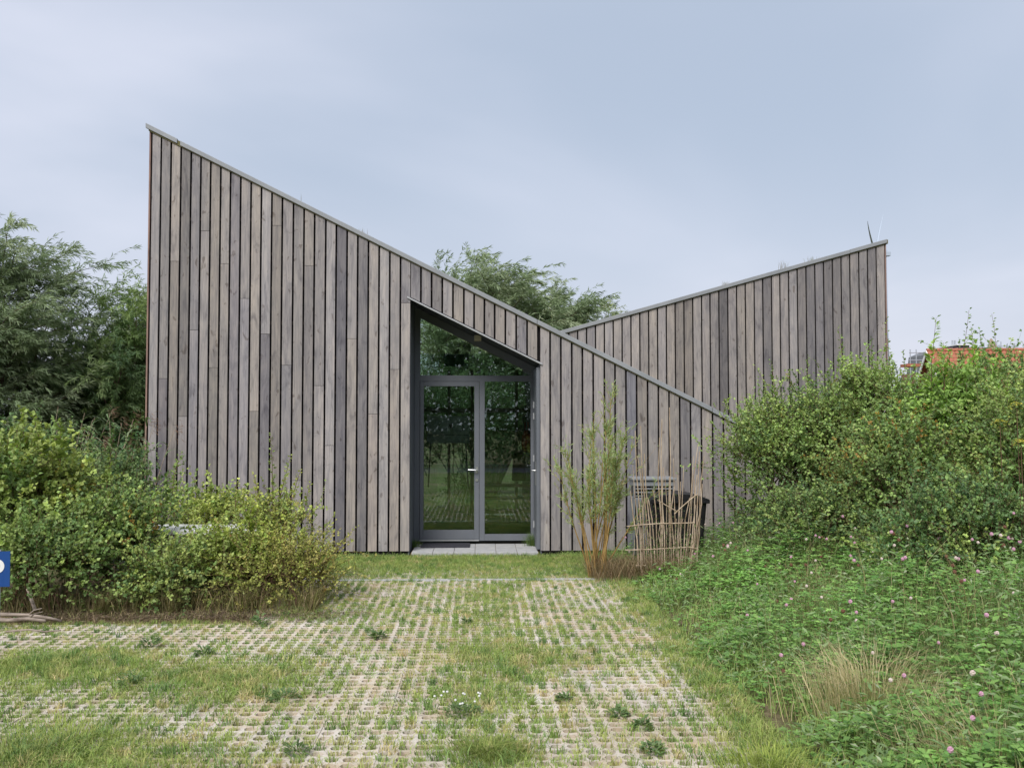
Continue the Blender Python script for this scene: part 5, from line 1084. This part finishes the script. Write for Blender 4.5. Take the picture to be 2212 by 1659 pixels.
for px in (1966, 1979, 2012):
    X_, Z_ = sxz(px, 755, 52.0, s2.location.x); MB().tube([(X_, 0, 0), (X_, 0, Z_)], 0.035, 6).build('standard', GALV, s2)
for py in (762, 778):
    X0_, Z_ = sxz(1964, py, 52.0, s2.location.x); X1_, _ = sxz(2016, py, 52.0, s2.location.x); MB().tube([(X0_, 0, Z_), (X1_, 0, Z_)], 0.032, 6).build('ledger', GALV, s2)
X0_, Z_ = sxz(1958, 789, 52.0, s2.location.x); X1_, _ = sxz(1990, 789, 52.0, s2.location.x); MB().box(X0_, X1_, -0.1, 1.0, Z_ - 0.1, Z_ + 0.1).build('plank', REDTILE, s2)
# wind turbine
TY = 600.0; hub = at(1891, 549, TY); sc_ = (TY + 14.6) / F
wt = thing('wind_turbine', 'pale wind turbine far off, blade tips and nacelle showing past the wing roof', 'wind turbine', (hub[0], TY, -1))
hz4 = hub[2] + 1
MB().tube([(6, 0, 0), (6, 0, hz4 - 1.6)], 2.0, 14, 1.2).build('tower', TURB, wt, smooth=True)
MB().box(1.2, 9.4, -1.8, 1.8, hz4 - 1.4, hz4 + 1.4).box(7.4, 7.9, -0.3, 0.3, hz4 + 1.4, hz4 + 2.8).build('nacelle', TURB, wt, bevel=0.4)
MB().tube([(-1.4, 0, hz4), (1.2, 0, hz4)], 1.0, 12, 1.4).build('hub', TURB, wt)
for tip, mid in (((1874, 478), (1877, 505)), ((1908, 463), (1897, 505)), ((1893, 640), (1892, 600))):
    pts = []
    for k in range(7):
        u = k / 6; a_ = np.array([1891, 549.0]); b_ = np.array(mid, float); c_ = np.array(tip, float); p2 = a_ * (1 - u) ** 2 + 2 * b_ * u * (1 - u) + c_ * u * u
        sgn = -1 if tip[0] < 1885 else (1 if tip[0] > 1900 else 0); q_ = at(p2[0], p2[1], TY + sgn * 38 * u); pts.append((q_[0] - hub[0], sgn * 38 * u, q_[2] + 1))
    bd = MB(); 
    for k, p_ in enumerate(pts):
        u = k / 6; w_ = 0.6 * (1 - u) ** 0.8 + 0.08; d_ = 0.42 * (1 - u) ** 0.8 + 0.05
        bd.v += [(p_[0] - d_, p_[1] - w_, p_[2]), (p_[0] + d_, p_[1] - w_, p_[2]), (p_[0] + d_, p_[1] + w_, p_[2]), (p_[0] - d_, p_[1] + w_, p_[2])]
        if k: i0 = 4 * (k - 1); bd.f += [(i0 + a_, i0 + (a_ + 1) % 4, i0 + 4 + (a_ + 1) % 4, i0 + 4 + a_) for a_ in range(4)]
    bd.f += [(0, 3, 2, 1), (24, 25, 26, 27)]; bd.build('blade', TURB, wt)

# ------------------------------------------------------------------ tree belt along the lane behind the camera (seen in the glass)
g = np.random.default_rng(150); n = 90000
x = g.uniform(-13, 13, n); hgt = 9.6 + 0.7 * np.sin(x * 0.9) + 0.6 * np.sin(x * 2.3 + 1); z = hgt * g.random(n) ** 0.75; y = -30.2 + g.normal(size=n) * 1.1 * (0.7 + 0.3 * np.sin(z * 1.7 + x))
v, t_, c = leaves(np.stack([x, y, z], 1), rv(g, n), rv(g, n) + np.array([0, 0.4, 0.5]), g.uniform(0.16, 0.36, n), g.uniform(0.09, 0.2, n), 0.15, 1.15 * pal(g, n, [(0.035, 0.07, 0.025), (0.06, 0.11, 0.035), (0.10, 0.15, 0.05)]) * (1 + 0.3 * np.sin(x * 1.3 + z))[:, None])
o = np_mesh('tree_belt', v, t_, LEAF, None, c); tag(o, 'belt of trees along the lane, reflected in the glass', 'trees', kind='stuff')
n = 24000; x = g.uniform(-7, 7, n); y = g.uniform(-22.2, -10.2, n)
o = np_mesh('lawn_grass', *(lambda q: (q[0], q[1], GRASSM, None, q[2]))(blades(g, np.stack([x, y, np.full(n, -0.06)], 1), g.uniform(0.06, 0.16, n), g.uniform(0.3, 1.2, n), g.uniform(0.008, 0.014, n), pal(g, n, GRN[:3])))); tag(o, 'rough grass between the drive and the lane', 'grass', kind='stuff')
